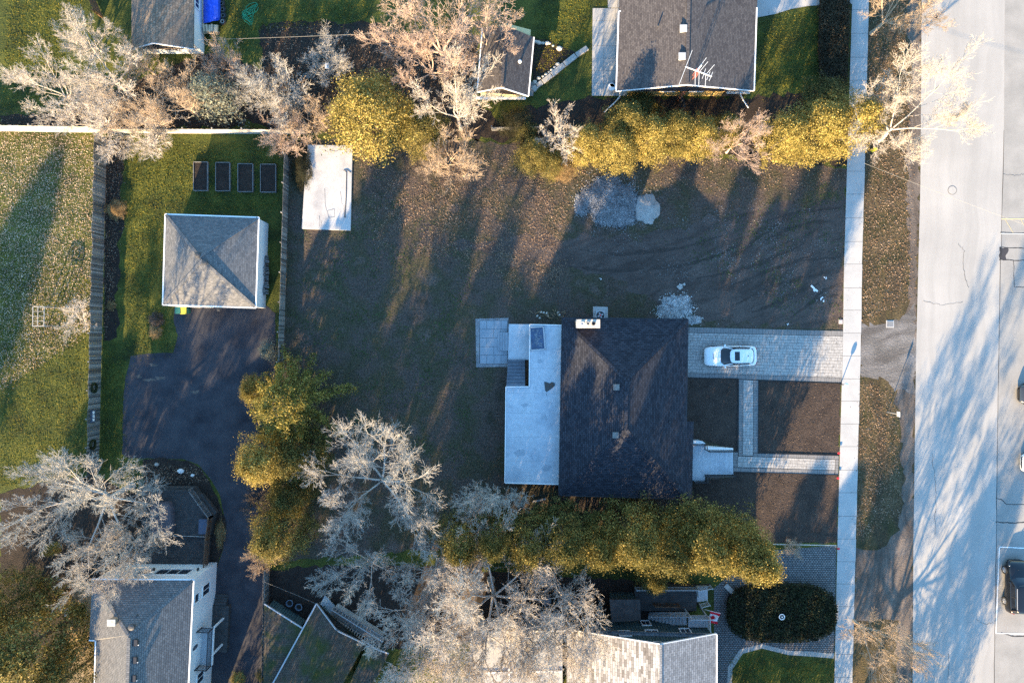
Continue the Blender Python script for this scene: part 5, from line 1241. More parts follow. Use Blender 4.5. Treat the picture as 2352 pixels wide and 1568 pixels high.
def hedge(name, label, pts, h, mat, n, seed, cat='hedge'):
    pts = [Vector(XY(*p, h)) for p in pts]; c = sum(pts, Vector((0, 0)))/len(pts)
    t = thing(name, label, cat, (c.x, c.y, 0)); rng = np.random.default_rng(seed)
    xs = [p.x for p in pts]; ys = [p.y for p in pts]; out = []
    core = MB().prism(inset([tuple(p) for p in pts], .25), .05, h-.3).build('stems', 'mulch', t)
    V = np.array([tuple(p) for p in pts])
    while len(out) < n:
        p = rng.uniform([min(xs), min(ys)], [max(xs), max(ys)], (n, 2))
        ins = np.zeros(n, bool); j = len(V)-1; dm = np.full(n, 9.)
        for i in range(len(V)):
            a, b = V[i], V[j]; cond = ((a[1] > p[:, 1]) != (b[1] > p[:, 1])) & (p[:, 0] < (b[0]-a[0])*(p[:, 1]-a[1])/(b[1]-a[1]+1e-9)+a[0]); ins ^= cond; j = i
            ab = b-a; tt = np.clip(((p-a)@ab)/(ab@ab+1e-9), 0, 1); dm = np.minimum(dm, np.linalg.norm(p-a-tt[:, None]*ab, axis=1))
        for q, d in zip(p[ins], dm[ins]):
            top = h*(1-.25*math.exp(-d/.22)); z = top-abs(rng.normal(0, .10)) if rng.random() < .75 else rng.uniform(.1, top)
            if d > .45 and z < h-.45: continue
            out.append((q[0]-c.x+rng.normal(0, .05), q[1]-c.y+rng.normal(0, .05), z))
    C = np.array(out[:n]); o = bpy.data.objects.new('foliage', npmesh('foliage', *leaves(C, .085, rng, .6, np.tile([0, 0, .8], (len(C), 1))), mat)); COL.objects.link(o); o.parent = t
    return t
ov = [(1800+128*math.copysign(abs(math.cos(a))**.62, math.cos(a)), 1411+68*math.copysign(abs(math.sin(a))**.7, math.sin(a))) for a in np.linspace(0, 6.28, 40, endpoint=False)]
hedge('clipped_hedge', 'big dark clipped oval hedge in the cobbled forecourt', ov, 1.3, 'hedge_dark', 16000, 3)
hedge('brown_hedge', 'long dark brown hedge along the upper sidewalk', [(1892, -60), (1958, -60), (1955, 90), (1950, 195), (1893, 200), (1888, 100)], 1.4, 'hedge_brown', 15000, 4)
# trees beyond the frame; the tall bottom ones are added to shade the lot
for c, rp, h, lb in (((-235, 1330), 100, 12.5, 'tall evergreen beyond the left edge level with the great oak'), ((-300, 1430), 100, 12.5, 'tall evergreen beyond the lower left corner'), ((2010, 1850), 62, 9.5, 'evergreen beyond the bottom edge beside the sidewalk'), ((2060, 1860), 60, 10, 'evergreen beyond the bottom edge near the road'),
                     ((1640, 1730), 75, 8.5, 'first evergreen from the left beyond the bottom edge below the small lawn'), ((1730, 1740), 75, 8.5, 'second evergreen from the left beyond the bottom edge below the small lawn'), ((1820, 1750), 75, 8.5, 'third evergreen from the left beyond the bottom edge below the small lawn'), ((800, 1760), 95, 14, 'rightmost of three unseen tall evergreens added below the mossy roof for shade'), ((710, 1775), 95, 16, 'middle one of three unseen tall evergreens added below the mossy roof for shade'), ((530, 1790), 80, 14, 'lone unseen tall evergreen added below the black drive for shade'), ((620, 1765), 90, 16, 'leftmost of three unseen tall evergreens added below the mossy roof for shade')):
    b = P(*c); t = thing('cedar_tree', lb, 'tree', b, 'evergreen trees'); r = rp/K
    for nm, me in (('trunk', TRK), ('crown', CED[int(rp+h) % 4])):
        o = bpy.data.objects.new(nm, me); COL.objects.link(o); o.parent = t; o.scale = (r/3.2, r/3.2, h/8.)
bare('bare_tree', 'street tree beyond the bottom edge beside the sidewalk', OAK, (1965, 1640), 175, 15, 'bark_tan', .7, zc=0)
# scattered leaves, weeds and chips
def inpoly(p, V):
    ins = np.zeros(len(p), bool); j = len(V)-1
    for i in range(len(V)):
        a, b = V[i], V[j]; ins ^= ((a[1] > p[:, 1]) != (b[1] > p[:, 1])) & (p[:, 0] < (b[0]-a[0])*(p[:, 1]-a[1])/(b[1]-a[1]+1e-9)+a[0]); j = i
    return ins
def scatter(name, label, cat, polys, n, size, mat, seed, z=.03, flat=1.2, clump=0, aspect=.65, soft=.3):
    rng = np.random.default_rng(seed); allp = []
    ar = []
    for pl in polys:
        V = np.array([XY(*p) for p in pl]); ar.append(np.ptp(V[:, 0])*np.ptp(V[:, 1]))
    for pl, a in zip(polys, ar):
        V = np.array([XY(*p) for p in pl]); k = int(n*a/sum(ar)*1.6)
        if clump:
            cc = rng.uniform(V.min(0), V.max(0), (max(1, k//clump), 2)); p = cc[rng.integers(0, len(cc), k)]+rng.normal(0, .5, (k, 2))
        else: p = rng.uniform(V.min(0), V.max(0), (k, 2))
        p = p[inpoly(p, V)]; allp.append(p+rng.normal(0, soft, p.shape)*(rng.random((len(p), 1)) < .5))
    p = np.concatenate(allp)[:]; C = np.column_stack([p, z+np.abs(rng.normal(0, .02, len(p)))])
    o = bpy.data.objects.new(name, npmesh(name, *leaves(C, size, rng, aspect, np.tile([0, 0, 1.], (len(C), 1)), flat), mat)); COL.objects.link(o)
    return tag(o, label, cat, kind='stuff')
LAWNL = [(0, 300), (222, 312), (216, 560), (208, 760), (150, 800), (60, 860), (0, 900)]
scatter('fallen_leaves', 'thick carpet of pale fallen leaves on the far left lawn', 'leaves', [LAWNL], 14000, .046, 'litter_pale', 1)
scatter('fallen_leaves', 'brown fallen leaves scattered over the empty lot', 'leaves', [LOT], 20000, .04, 'litter_dark', 2)
scatter('fallen_leaves', 'red brown leaf drift in the upper part of the lot', 'leaves', [[(820, 345), (1180, 350), (1300, 400), (1320, 560), (1260, 700), (1100, 620), (860, 560)]], 12000, .05, 'litter', 3, clump=120)
scatter('fallen_leaves', 'leaf drifts in the shaded beds along the upper boundary', 'leaves', [[(600, 60), (1095, 80), (1100, 240), (640, 300)], [(0, 262), (480, 130), (560, 290), (0, 288)], [(1200, 330), (1945, 380), (1940, 440), (1200, 440)]], 9000, .055, 'litter', 4)
scatter('fallen_leaves', 'leaves on the verge along the road', 'leaves', [[(1996, 0), (2090, 0), (2092, 690), (1980, 745)], [(1974, 868), (2060, 905), (2070, 1180), (1966, 1250)]], 8000, .055, 'litter', 5)
scatter('fallen_leaves', 'leaf bits in the front planting beds', 'leaves', [[(1580, 868), (1694, 870), (1693, 1036), (1580, 1010)], [(1743, 875), (1930, 881), (1925, 1044), (1742, 1038)], [(1590, 1106), (1924, 1091), (1921, 1244), (1600, 1180)]], 2600, .042, 'litter_dark', 6)
scatter('fallen_leaves', 'leaves in the mulch strip by the left picket fence', 'leaves', [[(242, 318), (290, 322), (270, 560), (262, 690), (238, 785)], [(330, 1056), (462, 1075), (480, 1105), (330, 1120)]], 2500, .05, 'litter', 7)
scatter('weeds', 'green weeds sprouting in the empty lot', 'weeds', [[(665, 380), (1000, 420), (1100, 700), (1090, 1060), (900, 1080), (660, 860)], [(1300, 430), (1500, 560), (1940, 400), (1938, 740), (1780, 745)]], 7000, .055, 'weed', 8, clump=60)
scatter('lawn_grass', 'grass blades on the lit lawns', 'grass', [[(285, 330), (640, 330), (640, 480), (380, 485), (372, 700), (400, 800), (290, 815)], [(0, 560), (208, 640), (204, 1080), (0, 1120)], [(236, 800), (290, 810), (280, 1040), (230, 1080)], [(1230, 0), (1355, 0), (1355, 90), (1230, 200)], [(1745, 50), (1885, 20), (1885, 200), (1745, 200)], [(1676, 1500), (1910, 1515), (1910, 1568), (1676, 1568)], [(20, 0), (200, 0), (100, 255), (0, 255)], [(510, 0), (860, 0), (840, 50), (600, 70), (560, 120)]], 52000, .048, 'grass_blade', 9, z=.03, flat=0, soft=.6)
# ---------------------------------------------------------------- fences
def picket_fence(name, label, a, b, hf, mat, pw=.145, gap=.012, face=1, cat='fence', rails=True):
    """a, b plan pixels at the foot; hf(t) height; face = side on which the pickets sit"""
    A, Bp = P(*a), P(*b); d = (Bp-A); L = d.length; d.normalize(); n = Vector((-d.y, d.x, 0))*face
    t = thing(name, label, cat, A.lerp(Bp, .5)); ang = math.atan2(d.y, d.x)
    me = MB().box(-pw/2, pw/2, -.011, .011, 0, 1).mesh('picket', mat); rd = random.Random(int(a[0]+b[1]))
    k = int(L/(pw+gap))
    for i in range(k):
        f = (i+.5)/k; p = A.lerp(Bp, f)+n*(.045+rd.uniform(-.006, .006))
        inst('picket', me, t, (p.x, p.y, rd.uniform(.02, .06)), 0, (1, 1, hf(f)*rd.uniform(.985, 1.0)), rot=(rd.uniform(-.012, .012), rd.uniform(-.008, .008), ang+rd.uniform(-.02, .02)))
    for z in (.35, 1.4): MB().bar(A+ZU*min(z, hf(.5)-.2), Bp+ZU*min(z, hf(.5)-.2), .045, .09).build('fence_rail', mat, t)
    pm = MB().box(-.05, .05, -.05, .05, 0, 1).mesh('post', mat); np_ = max(2, int(L/2.4))
    for i in range(np_+1):
        p = A.lerp(Bp, i/np_)-n*.075; inst('post', pm, t, (p.x, p.y, 0), ang, (1, 1, hf(i/np_)+.06))
    return t
scal = lambda t: 1.72+.16*abs(math.sin(t*math.pi*9))
picket_fence('picket_fence', 'tall weathered grey picket fence with wavy top along the left lawn', (244, 318), (226, 1085), scal, 'picket_grey', face=1)
picket_fence('picket_fence', 'bright sunlit pale fence at the far left above the leafy lawn', (-40, 300), (232, 304), lambda t: 1.75, 'pale_wood', face=-1)
picket_fence('picket_fence', 'sunlit pale fence above the raised garden beds', (234, 305), (700, 307), lambda t: 1.25, 'pale_wood', face=-1)
picket_fence('picket_fence', 'pale low fence line behind the white bare tree', (1130, 300), (1245, 298), lambda t: 1.0, 'weathered_wood', face=-1)
picket_fence('boundary_fence', 'grey green board fence between raised beds and empty lot', (664, 360), (650, 830), lambda t: 1.45, 'picket_grey', face=1)
picket_fence('boundary_fence', 'grey fence along the bottom right side of the black drive', (620, 1296), (614, 1640), lambda t: 1.5, 'picket_grey', face=-1)
picket_fence('picket_fence', 'short brown fence panel at the top left lawn', (205, -30), (236, 40), lambda t: 1.5, 'brown_wood', face=1)
picket_fence('picket_fence', 'dark leaning fence panel below the yellow house wall', (1556, 228), (1566, 256), lambda t: 1.3, 'deck_wood', face=1)
def onfence(y, z):
    f = (y-318)/(1085-318); a, b = P(244, 318), P(226, 1085); p = a.lerp(b, f); return Vector((p.x+.07, p.y, z))
for y, lb in ((888, 'upper'), (1016, 'lower')):
    p = onfence(y, 1.15); t = thing('fence_wreath', lb+' of two dark oval wreaths hung on the left picket fence', 'wreath', (p.x, p.y, p.z))
    m = MB(); rd = random.Random(y)
    for i in range(20):
        a = i*2*math.pi/20; a2 = (i+1)*2*math.pi/20
        m.tube(p+Vector((.07, math.cos(a)*.36, math.sin(a)*.36)), p+Vector((.07, math.cos(a2)*.36, math.sin(a2)*.36)), .12+rd.uniform(-.02, .03), n=6)
    m.build('ring', 'hedge_dark', t)
p = onfence(952, 1.2); t = thing('fence_planter', 'small three pane blue frame hung on the left picket fence', 'planter', (p.x, p.y, p.z))
MB().box(p.x+.01, p.x+.09, p.y-.55, p.y+.55, p.z-.3, p.z+.3).build('backboard', 'cushion_blue', t)
for k in (-1, 0, 1): MB().box(p.x+.09, p.x+.12, p.y+k*.32-.12, p.y+k*.32+.12, p.z-.12, p.z+.12).build('pane', 'white_paint', t)

# ---------------------------------------------------------------- raised beds, arbor, stones
for i, (x0, x1, y0, y1) in enumerate(((444, 476, 372, 437.5), (495, 527, 373, 438), (546, 580, 376, 440), (598, 633, 377, 441))):
    t = thing('raised_bed', ['leftmost of the four wooden raised garden beds, half in sun', 'second raised garden bed from the left', 'third raised garden bed from the left', 'rightmost raised garden bed, nearest the boundary fence'][i], 'garden bed', P((x0+x1)/2, (y0+y1)/2), 'raised garden beds')
    z = .3; a, b, c, d = P(x0, y0, z), P(x1, y0, z), P(x1, y1, z), P(x0, y1, z); h = ZU*.15
    for u, v in ((a, b), (b, c), (c, d), (d, a)): MB().bar(u-h, v-h, .05, .3).build('side_board', 'weathered_wood', t)
    MB().prism([tuple(q)[:2] for q in (a+Vector((.03, -.03, 0)), b+Vector((-.03, -.03, 0)), c+Vector((-.03, .03, 0)), d+Vector((.03, .03, 0)))], 0, .22).build('soil', 'mulch', t)
t = thing('garden_arbor', 'pale open wooden arbor frame casting a long shadow on the left lawn', 'arbor', P(92, 727))
h = 2.0; cs = [P(*c, h) for c in ((76, 704), (102, 704), (101, 748), (75, 749))]
for c in cs: MB().bar((c.x, c.y, 0), (c.x, c.y, h), .07, .07).build('post', 'pale_wood', t)
for i in range(4): MB().bar(cs[i], cs[(i+1) % 4], .05, .07).build('beam', 'pale_wood', t)
for k in range(1, 4): MB().bar(cs[0].lerp(cs[3], k/4)+ZU*.05, cs[1].lerp(cs[2], k/4)+ZU*.05, .03, .04).build('slat', 'pale_wood', t)
MB().bar(cs[0].lerp(cs[1], .5)+ZU*.09, cs[3].lerp(cs[2], .5)+ZU*.09, .04, .05).build('slat', 'pale_wood', t)
# rock garden beside the shed
pl = [(1224, 208), (1233, 197), (1246, 188), (1267, 172), (1296, 148), (1323, 127), (1350, 109)]
t = thing('stone_edging', 'line of long pale grey stone blocks beside the cream shed', 'edging', P(1290, 155))
for k, (a, b) in enumerate(zip(pl, pl[1:])):
    A, Bq = P(*a, .2), P(*b, .2); g_ = (Bq-A).normalized()*.03
    MB().bar(A+g_-ZU*.1, Bq-g_-ZU*.1, .46+.04*math.sin(k*5), .22).build('stone_block', 'stone', t, bevel=.03)
lab = ['first', 'second', 'third', 'fourth', 'fifth', 'sixth', 'seventh', 'eighth']
for k, c in enumerate(((1228, 190), (1237, 181), (1247, 177), (1254, 172), (1261, 167), (1267, 162), (1274, 156), (1281, 149))):
    r_ = (.22, .22, .15, .16, .13, .16, .15, .21)[k]
    tag(MB().rock(P(*c), r_*1.1, r_*.9, r_*1.1, k).build('boulder', 'pale_stone', org=P(*c)), lab[k]+' rounded stone from the shed along the grey block edging', 'stone', 'stones of the rock garden')
for k, c in enumerate(((1230, 97), (1237, 99), (1247, 100), (1256, 100), (1262, 101), (1284, 113), (1270, 106))):
    r_ = (.2, .24, .15, .22, .13, .28, .12)[k]
    tag(MB().rock(P(*c), r_*1.1, r_*.85, r_, k+20).build('boulder', 'pale_stone', org=P(*c)), ['small stone touching the shed eave', 'larger pale stone right of the shed eave', 'small pale stone', 'broad pale stone', 'tiny stone', 'big square pale stone standing alone', 'little dark stone'][k]+' on the upper edge of the rock bed', 'stone', 'stones of the rock garden')
for c, s, lb in (((416, 1081), .32, 'large white'), ((443, 1091), .2, 'small white'), ((361, 1066), .22, 'pale grey')):
    tag(MB().rock(P(*c), s, s*.8, s*.8, int(c[0])).build('boulder', 'white_stone' if 'white' in lb else 'stone', org=P(*c)), lb+' rock in the mulch bed above the dark deck', 'stone', 'rocks in the deck bed')

# ---------------------------------------------------------------- gravel and sand
def mound(name, label, c, rx, ry, h, mat, chip, n, seed, cat):
    t = thing(name, label, cat, P(*c)); rng = np.random.default_rng(seed); m = MB(); o = P(*c); N, Rn = 40, 9
    ph = rng.uniform(0, 6.28, 5)
    def edge(a): return 1+.10*math.sin(2*a+ph[0])+.07*math.sin(5*a+ph[1])+.05*math.sin(9*a+ph[2])
    def hz(f, x, y): return h*(1-f*f)**1.1*(1+.3*math.sin(x*2.3+ph[3])*math.sin(y*2.1+ph[4]))+.02
    m.v.append((o.x, o.y, hz(0, o.x, o.y)))
    for k in range(1, Rn+1):
        for i in range(N):
            a = 2*math.pi*i/N; f = k/Rn; x = o.x+math.cos(a)*rx/K*edge(a)*f; y = o.y+math.sin(a)*ry/K*edge(a)*f
            m.v.append((x, y, hz(f, x, y) if k < Rn else .0))
    for i in range(N): m.f.append((0, 1+i, 1+(i+1) % N))
    for k in range(Rn-1):
        for i in range(N): m.f.append((1+k*N+i, 1+(k+1)*N+i, 1+(k+1)*N+(i+1) % N, 1+k*N+(i+1) % N))
    m.build('mound', mat, t, smooth=True)
    if n:
        a = rng.uniform(0, 6.28, n); f = np.sqrt(rng.uniform(0, 1.2, n))*np.where(rng.random(n) < .2, rng.uniform(1, 1.45, n), 1); e = np.array([edge(q) for q in a])
        x = np.cos(a)*rx/K*e*f; y = np.sin(a)*ry/K*e*f
        z = np.array([hz(min(.999, q), o.x+u, o.y+v) if q < 1 else .02 for q, u, v in zip(f, x, y)])
        ob = bpy.data.objects.new('stone_chips', npmesh('stone_chips', *leaves(np.column_stack([x, y, z+.02]), .055, rng, .8), chip)); COL.objects.link(ob); ob.parent = t; ob['kind'] = 'stuff'
    return t
mound('gravel_pile', 'broad round blue grey gravel pile in the upper lot', (1405, 465), 60, 56, .5, 'gravel', 'stone_chip', 9000, 1, 'gravel')
mound('sand_pile', 'pale smooth sand pile beside the gravel pile', (1486, 480), 27, 38, .35, 'sand', 'stone_chip', 120, 2, 'sand')
mound('gravel_pile', 'thin spill of grey gravel left of the round gravel pile', (1338, 468), 18, 30, .08, 'gravel', 'stone_chip', 1200, 3, 'gravel')
mound('gravel_pile', 'white crushed stone heap at the corner of the navy roof', (1550, 708), 38, 28, .3, 'gravel', 'white_chip', 3800, 4, 'gravel')
mound('gravel_pile', 'small spill of white stone beside the paver drive corner', (1592, 735), 20, 9, .08, 'gravel', 'white_chip', 500, 5, 'gravel')
scatter('stone_chips', 'stray stone chips across the worked soil of the lot', 'stones', [[(1300, 400), (1560, 410), (1940, 500), (1900, 700), (1560, 650), (1320, 560)], [(1360, 690), (1400, 690), (1395, 735), (1365, 735)], [(1580, 738), (1930, 750), (1930, 757), (1580, 749)]], 1800, .04, 'stone_chip', 21, clump=30)
rd = random.Random(77)
for k, (c, lb) in enumerate((((1869, 665), 'white plastic rack like scrap near the sidewalk in the lot'), ((1888, 687), 'crumpled white paper scrap near the sidewalk in the lot'), ((1896, 640), 'small pale scrap beside the dark tyre rut'), ((1808, 744), 'tiny white cap beside the top of the paver drive'), ((1380, 640), 'white scrap in the soil above the navy roof'), ((1571, 660), 'pale clod strip in the soil above the white stone heap'))):
    t = thing('litter_scrap', lb, 'litter', P(*c)); s = (.28, .2, .13, .09, .09, .4)[k]
    for j in range(4):
        p = P(*c)+Vector((rd.uniform(-s, s)*.8, rd.uniform(-s, s)*.6, .06)); q = p+Vector((rd.uniform(-s, s), rd.uniform(-s, s), rd.uniform(-.02, .05)))
        MB().bar(p, q, s*.55, .03).build('piece', 'white_paint' if k < 5 else 'stone', t)
m = thing('timber_plank', 'pale timber plank lying below the corner of the navy roof', 'plank', P(1238, 1148))
MB().bar(P(1223, 1152, .1), P(1254, 1145, .1), .16, .06).build('board', 'pale_wood', m)
t = thing('brush_pile', 'small pile of sticks and bricks at the top edge of the back deck', 'brush', P(1258, 722))
for k in range(22):
    c = P(rd.uniform(1216, 1300), rd.uniform(712, 732)); d = Vector((rd.uniform(-.5, .5), rd.uniform(-.3, .3), rd.uniform(0, .12)))
    MB().tube(c+ZU*.06, c+d+ZU*.08, .025, n=4).build('stick', 'tan_wood', t)
for k in range(8): 
    c = P(rd.uniform(1222, 1298), rd.uniform(714, 731)); MB().rock(c, .12, .1, .1, k).build('rubble', 'pale_stone', t)

# ---------------------------------------------------------------- street things
t = thing('path_lamp', 'white globe post lamp at the corner of the paver drive', 'lamp', P(1930, 882))
p = P(1930, 882)
MB().lathe(p, [(.12, 0), (.10, .08), (.045, .1), (.045, .95)], 10).build('post', 'black_metal', t)
MB().lathe(p+ZU*.95, [(.07, 0), (.16, .06), (.2, .18), (.16, .30), (.05, .36)], 14).build('globe', 'globe', t, smooth=True)
t = thing('hedge_lamp', 'round ring lamp head rising from the oval hedge', 'lamp', P(1794, 1414)); p = P(1796, 1416, 1.5); b = Vector((p.x, p.y, 0))
MB().tube(b, p, .04, n=8).build('post', 'black_metal', t)
m = MB(); n = 20
for i in range(n):
    a, a2 = i*2*math.pi/n, (i+1)*2*math.pi/n; m.tube(p+Vector((math.cos(a)*.24, math.sin(a)*.24, 0)), p+Vector((math.cos(a2)*.24, math.sin(a2)*.24, 0)), .035, n=5)
m.build('ring', 'white_paint', t); MB().lathe(p-ZU*.03, [(.2, 0), (.2, .02), (.1, .05)], 14).build('shade', 'iron', t); MB().lathe(p+ZU*.02, [(.06, 0), (.05, .06)], 8).build('bulb', 'globe', t)
t = thing('street_sign', 'thin pole with a small sign plate on the lower verge', 'sign', P(2037, 946)); b = P(2037, 946)
MB().tube(b, b+ZU*2.05, .035, n=8).build('pole', 'grey_metal', t); MB().box(b.x-.02, b.x+.02, b.y-.22, b.y+.22, 1.65, 2.1).build('plate', 'white_paint', t)
t = thing('fire_hydrant', 'yellow fire hydrant on the upper verge beside the sidewalk', 'hydrant', P(2004, 346)); p = P(2004, 346)
MB().lathe(p, [(.16, 0), (.16, .06), (.11, .07), (.11, .5), (.15, .52), (.15, .56), (.12, .66), (.05, .74)], 14).build('barrel', 'hydrant_yellow', t, smooth=False)
for a in (0, 2.1, 4.2): MB().tube(p+ZU*.42, p+Vector((math.cos(a)*.2, math.sin(a)*.2, .42)), .06, n=8).build('outlet', 'hydrant_yellow', t)
t = thing('manhole_cover', 'round manhole cover in the upper road', 'manhole', P(2187, 437)); p = P(2187, 437)
MB().lathe(p, [(.42, 0), (.42, .016), (.37, .017)], 24).build('frame_ring', 'manhole', t); MB().lathe(p+ZU*.018, [(.36, 0), (.36, .008)], 24).build('lid', 'road', t)
t = thing('storm_drain', 'square storm drain grate beside the gravel drive apron', 'drain', P(2044, 744)); p = P(2044, 744)
MB().box(p.x-.36, p.x+.36, p.y-.34, p.y+.34, 0, .03).build('frame', 'concrete', t)
MB().box(p.x-.28, p.x+.28, p.y-.26, p.y+.26, .03, .036).build('pit', 'iron', t)
for k in range(6): MB().box(p.x-.28, p.x+.28, p.y-.24+k*.09, p.y-.2+k*.09, .036, .06).build('grate_bar', 'grey_metal', t)
t = thing('utility_box', 'small pinkish utility lid at the sidewalk above the paver drive', 'utility box', P(1931, 739)); p = P(1931, 739)
MB().box(p.x-.2, p.x+.16, p.y-.2, p.y+.2, 0, .06).build('frame', 'concrete', t); MB().box(p.x-.16, p.x+.12, p.y-.16, p.y+.16, .06, .08).build('lid', 'pink_box', t)
for c, lb in (((1923, 1039), 'red survey marker at the end of the paver walk'), ((1922, 1257), 'red survey marker at the corner of the cobbled forecourt'), ((1921, 1096), 'pink survey marker just below the paver walk')):
    t = thing('survey_marker', lb, 'marker', P(*c)); p = P(*c); MB().tube(p, p+ZU*.3, .02, n=5).build('stake', 'pale_wood', t); MB().box(p.x-.1, p.x+.1, p.y-.08, p.y+.08, .3, .36).build('flag_cap', 'red_paint', t)
t = thing('edge_rail', 'low pale rail along the upper edge of the cobbled forecourt', 'rail', P(1850, 1250))
MB().bar(P(1776, 1249, .3), P(1921, 1252, .3), .07, .09).build('rail', 'pale_wood', t)
for k in range(6): MB().bar(P(1778+k*28.4, 1249+k*.6, 0), P(1778+k*28.4, 1249+k*.6, .3), .06, .06).build('post', 'pale_wood', t)
t = thing('stone_bench', 'grey slab bench at the left end of the oval hedge', 'bench', P(1681, 1358))
MB().bar(P(1666, 1343, .4), P(1698, 1374, .4), .42, .1).build('seat', 'stone', t, bevel=.02)
for f in (.18, .82):
    c = P(1666, 1343).lerp(P(1698, 1374), f); MB().box(c.x-.16, c.x+.16, c.y-.16, c.y+.16, 0, .36).build('leg', 'stone', t)
t = thing('covered_grill', 'blue grey covered round grill beside the white flat roof', 'grill', P(1254, 1372)); p = P(1254, 1372)
MB().lathe(p, [(.42, 0), (.44, .5), (.46, .8), (.38, 1.05), (.2, 1.15)], 16).build('fabric_cover', 'barrel', t, smooth=True); MB().lathe(p+ZU*1.14, [(.06, 0), (.05, .08)], 8).build('knob', 'black_plastic', t)
for c, lb in (((668, 1381), 'larger dark round planter in the yard above the mossy roof'), ((689, 1390), 'smaller dark round planter in the yard above the mossy roof')):
    t = thing('planter_pot', lb, 'planter', P(*c)); p = P(*c); MB().lathe(p, [(.2, 0), (.3, .4), (.33, .42), (.27, .42), (.25, .3)], 16).build('pot', 'barrel', t); MB().lathe(p+ZU*.28, [(.25, 0), (.2, .06)], 12).build('soil', 'mulch', t)
t = thing('birdhouse', 'white birdhouse on a post in the shaded upper bed', 'birdhouse', P(757, 158)); p = P(751, 152, 1.6); b = Vector((p.x, p.y, 0))
MB().tube(b, b+ZU*1.35, .04, n=6).build('post', 'weathered_wood', t); MB().box(p.x-.13, p.x+.13, p.y-.18, p.y+.18, 1.35, 1.6).build('box', 'white_paint', t)
MB().add([(p.x-.18, p.y-.24, 1.6), (p.x+.18, p.y-.24, 1.6), (p.x+.18, p.y+.24, 1.6), (p.x-.18, p.y+.24, 1.6), (p.x, p.y-.24, 1.75), (p.x, p.y+.24, 1.75)], [(0, 1, 4), (2, 3, 5), (1, 2, 5, 4), (3, 0, 4, 5), (3, 2, 1, 0)]).build('roof', 'white_paint', t)
# cables and hose
def cable(label, a, za, b, zb, sag, r=.010, name='overhead_cable'):
    A, Bq = P(*a, za), P(*b, zb); pts = [A.lerp(Bq, k/24)-ZU*sag*4*(k/24)*(1-k/24) for k in range(25)]
    t = thing(name, label, 'cable', A.lerp(Bq, .5)-ZU*sag); MB().path(pts, r, 4).build('wire', 'cable', t)
cable('thin cable crossing the upper lawn from outbuilding to bare tree', (455, 92), 3.0, (1010, 70), 5.5, .15)
cable('thin overhead wire crossing the upper road', (1985, 375), 5, (2420, 540), 5.5, .2)
cable('wire slanting down to the corner of the mossy roof', (608, 1336), 2.2, (727, 1386), 2.2, .05)
t = thing('garden_hose', 'tangled green hose on the lawn right of the blue tarp', 'hose', P(572, 35))
pts = []; rd = random.Random(5)
for k in range(90):
    f = k/89; a = k*.62; pts.append(P(572+14*math.cos(a)*(1-.3*f)+rd.uniform(-2, 2)+(f-.5)*-14, 32+20*math.sin(a*.9)*(.7)+(f-.5)*30, .05+.02*math.sin(k)))
MB().path(pts, .022, 4).build('hose_loop', 'green_hose', t)

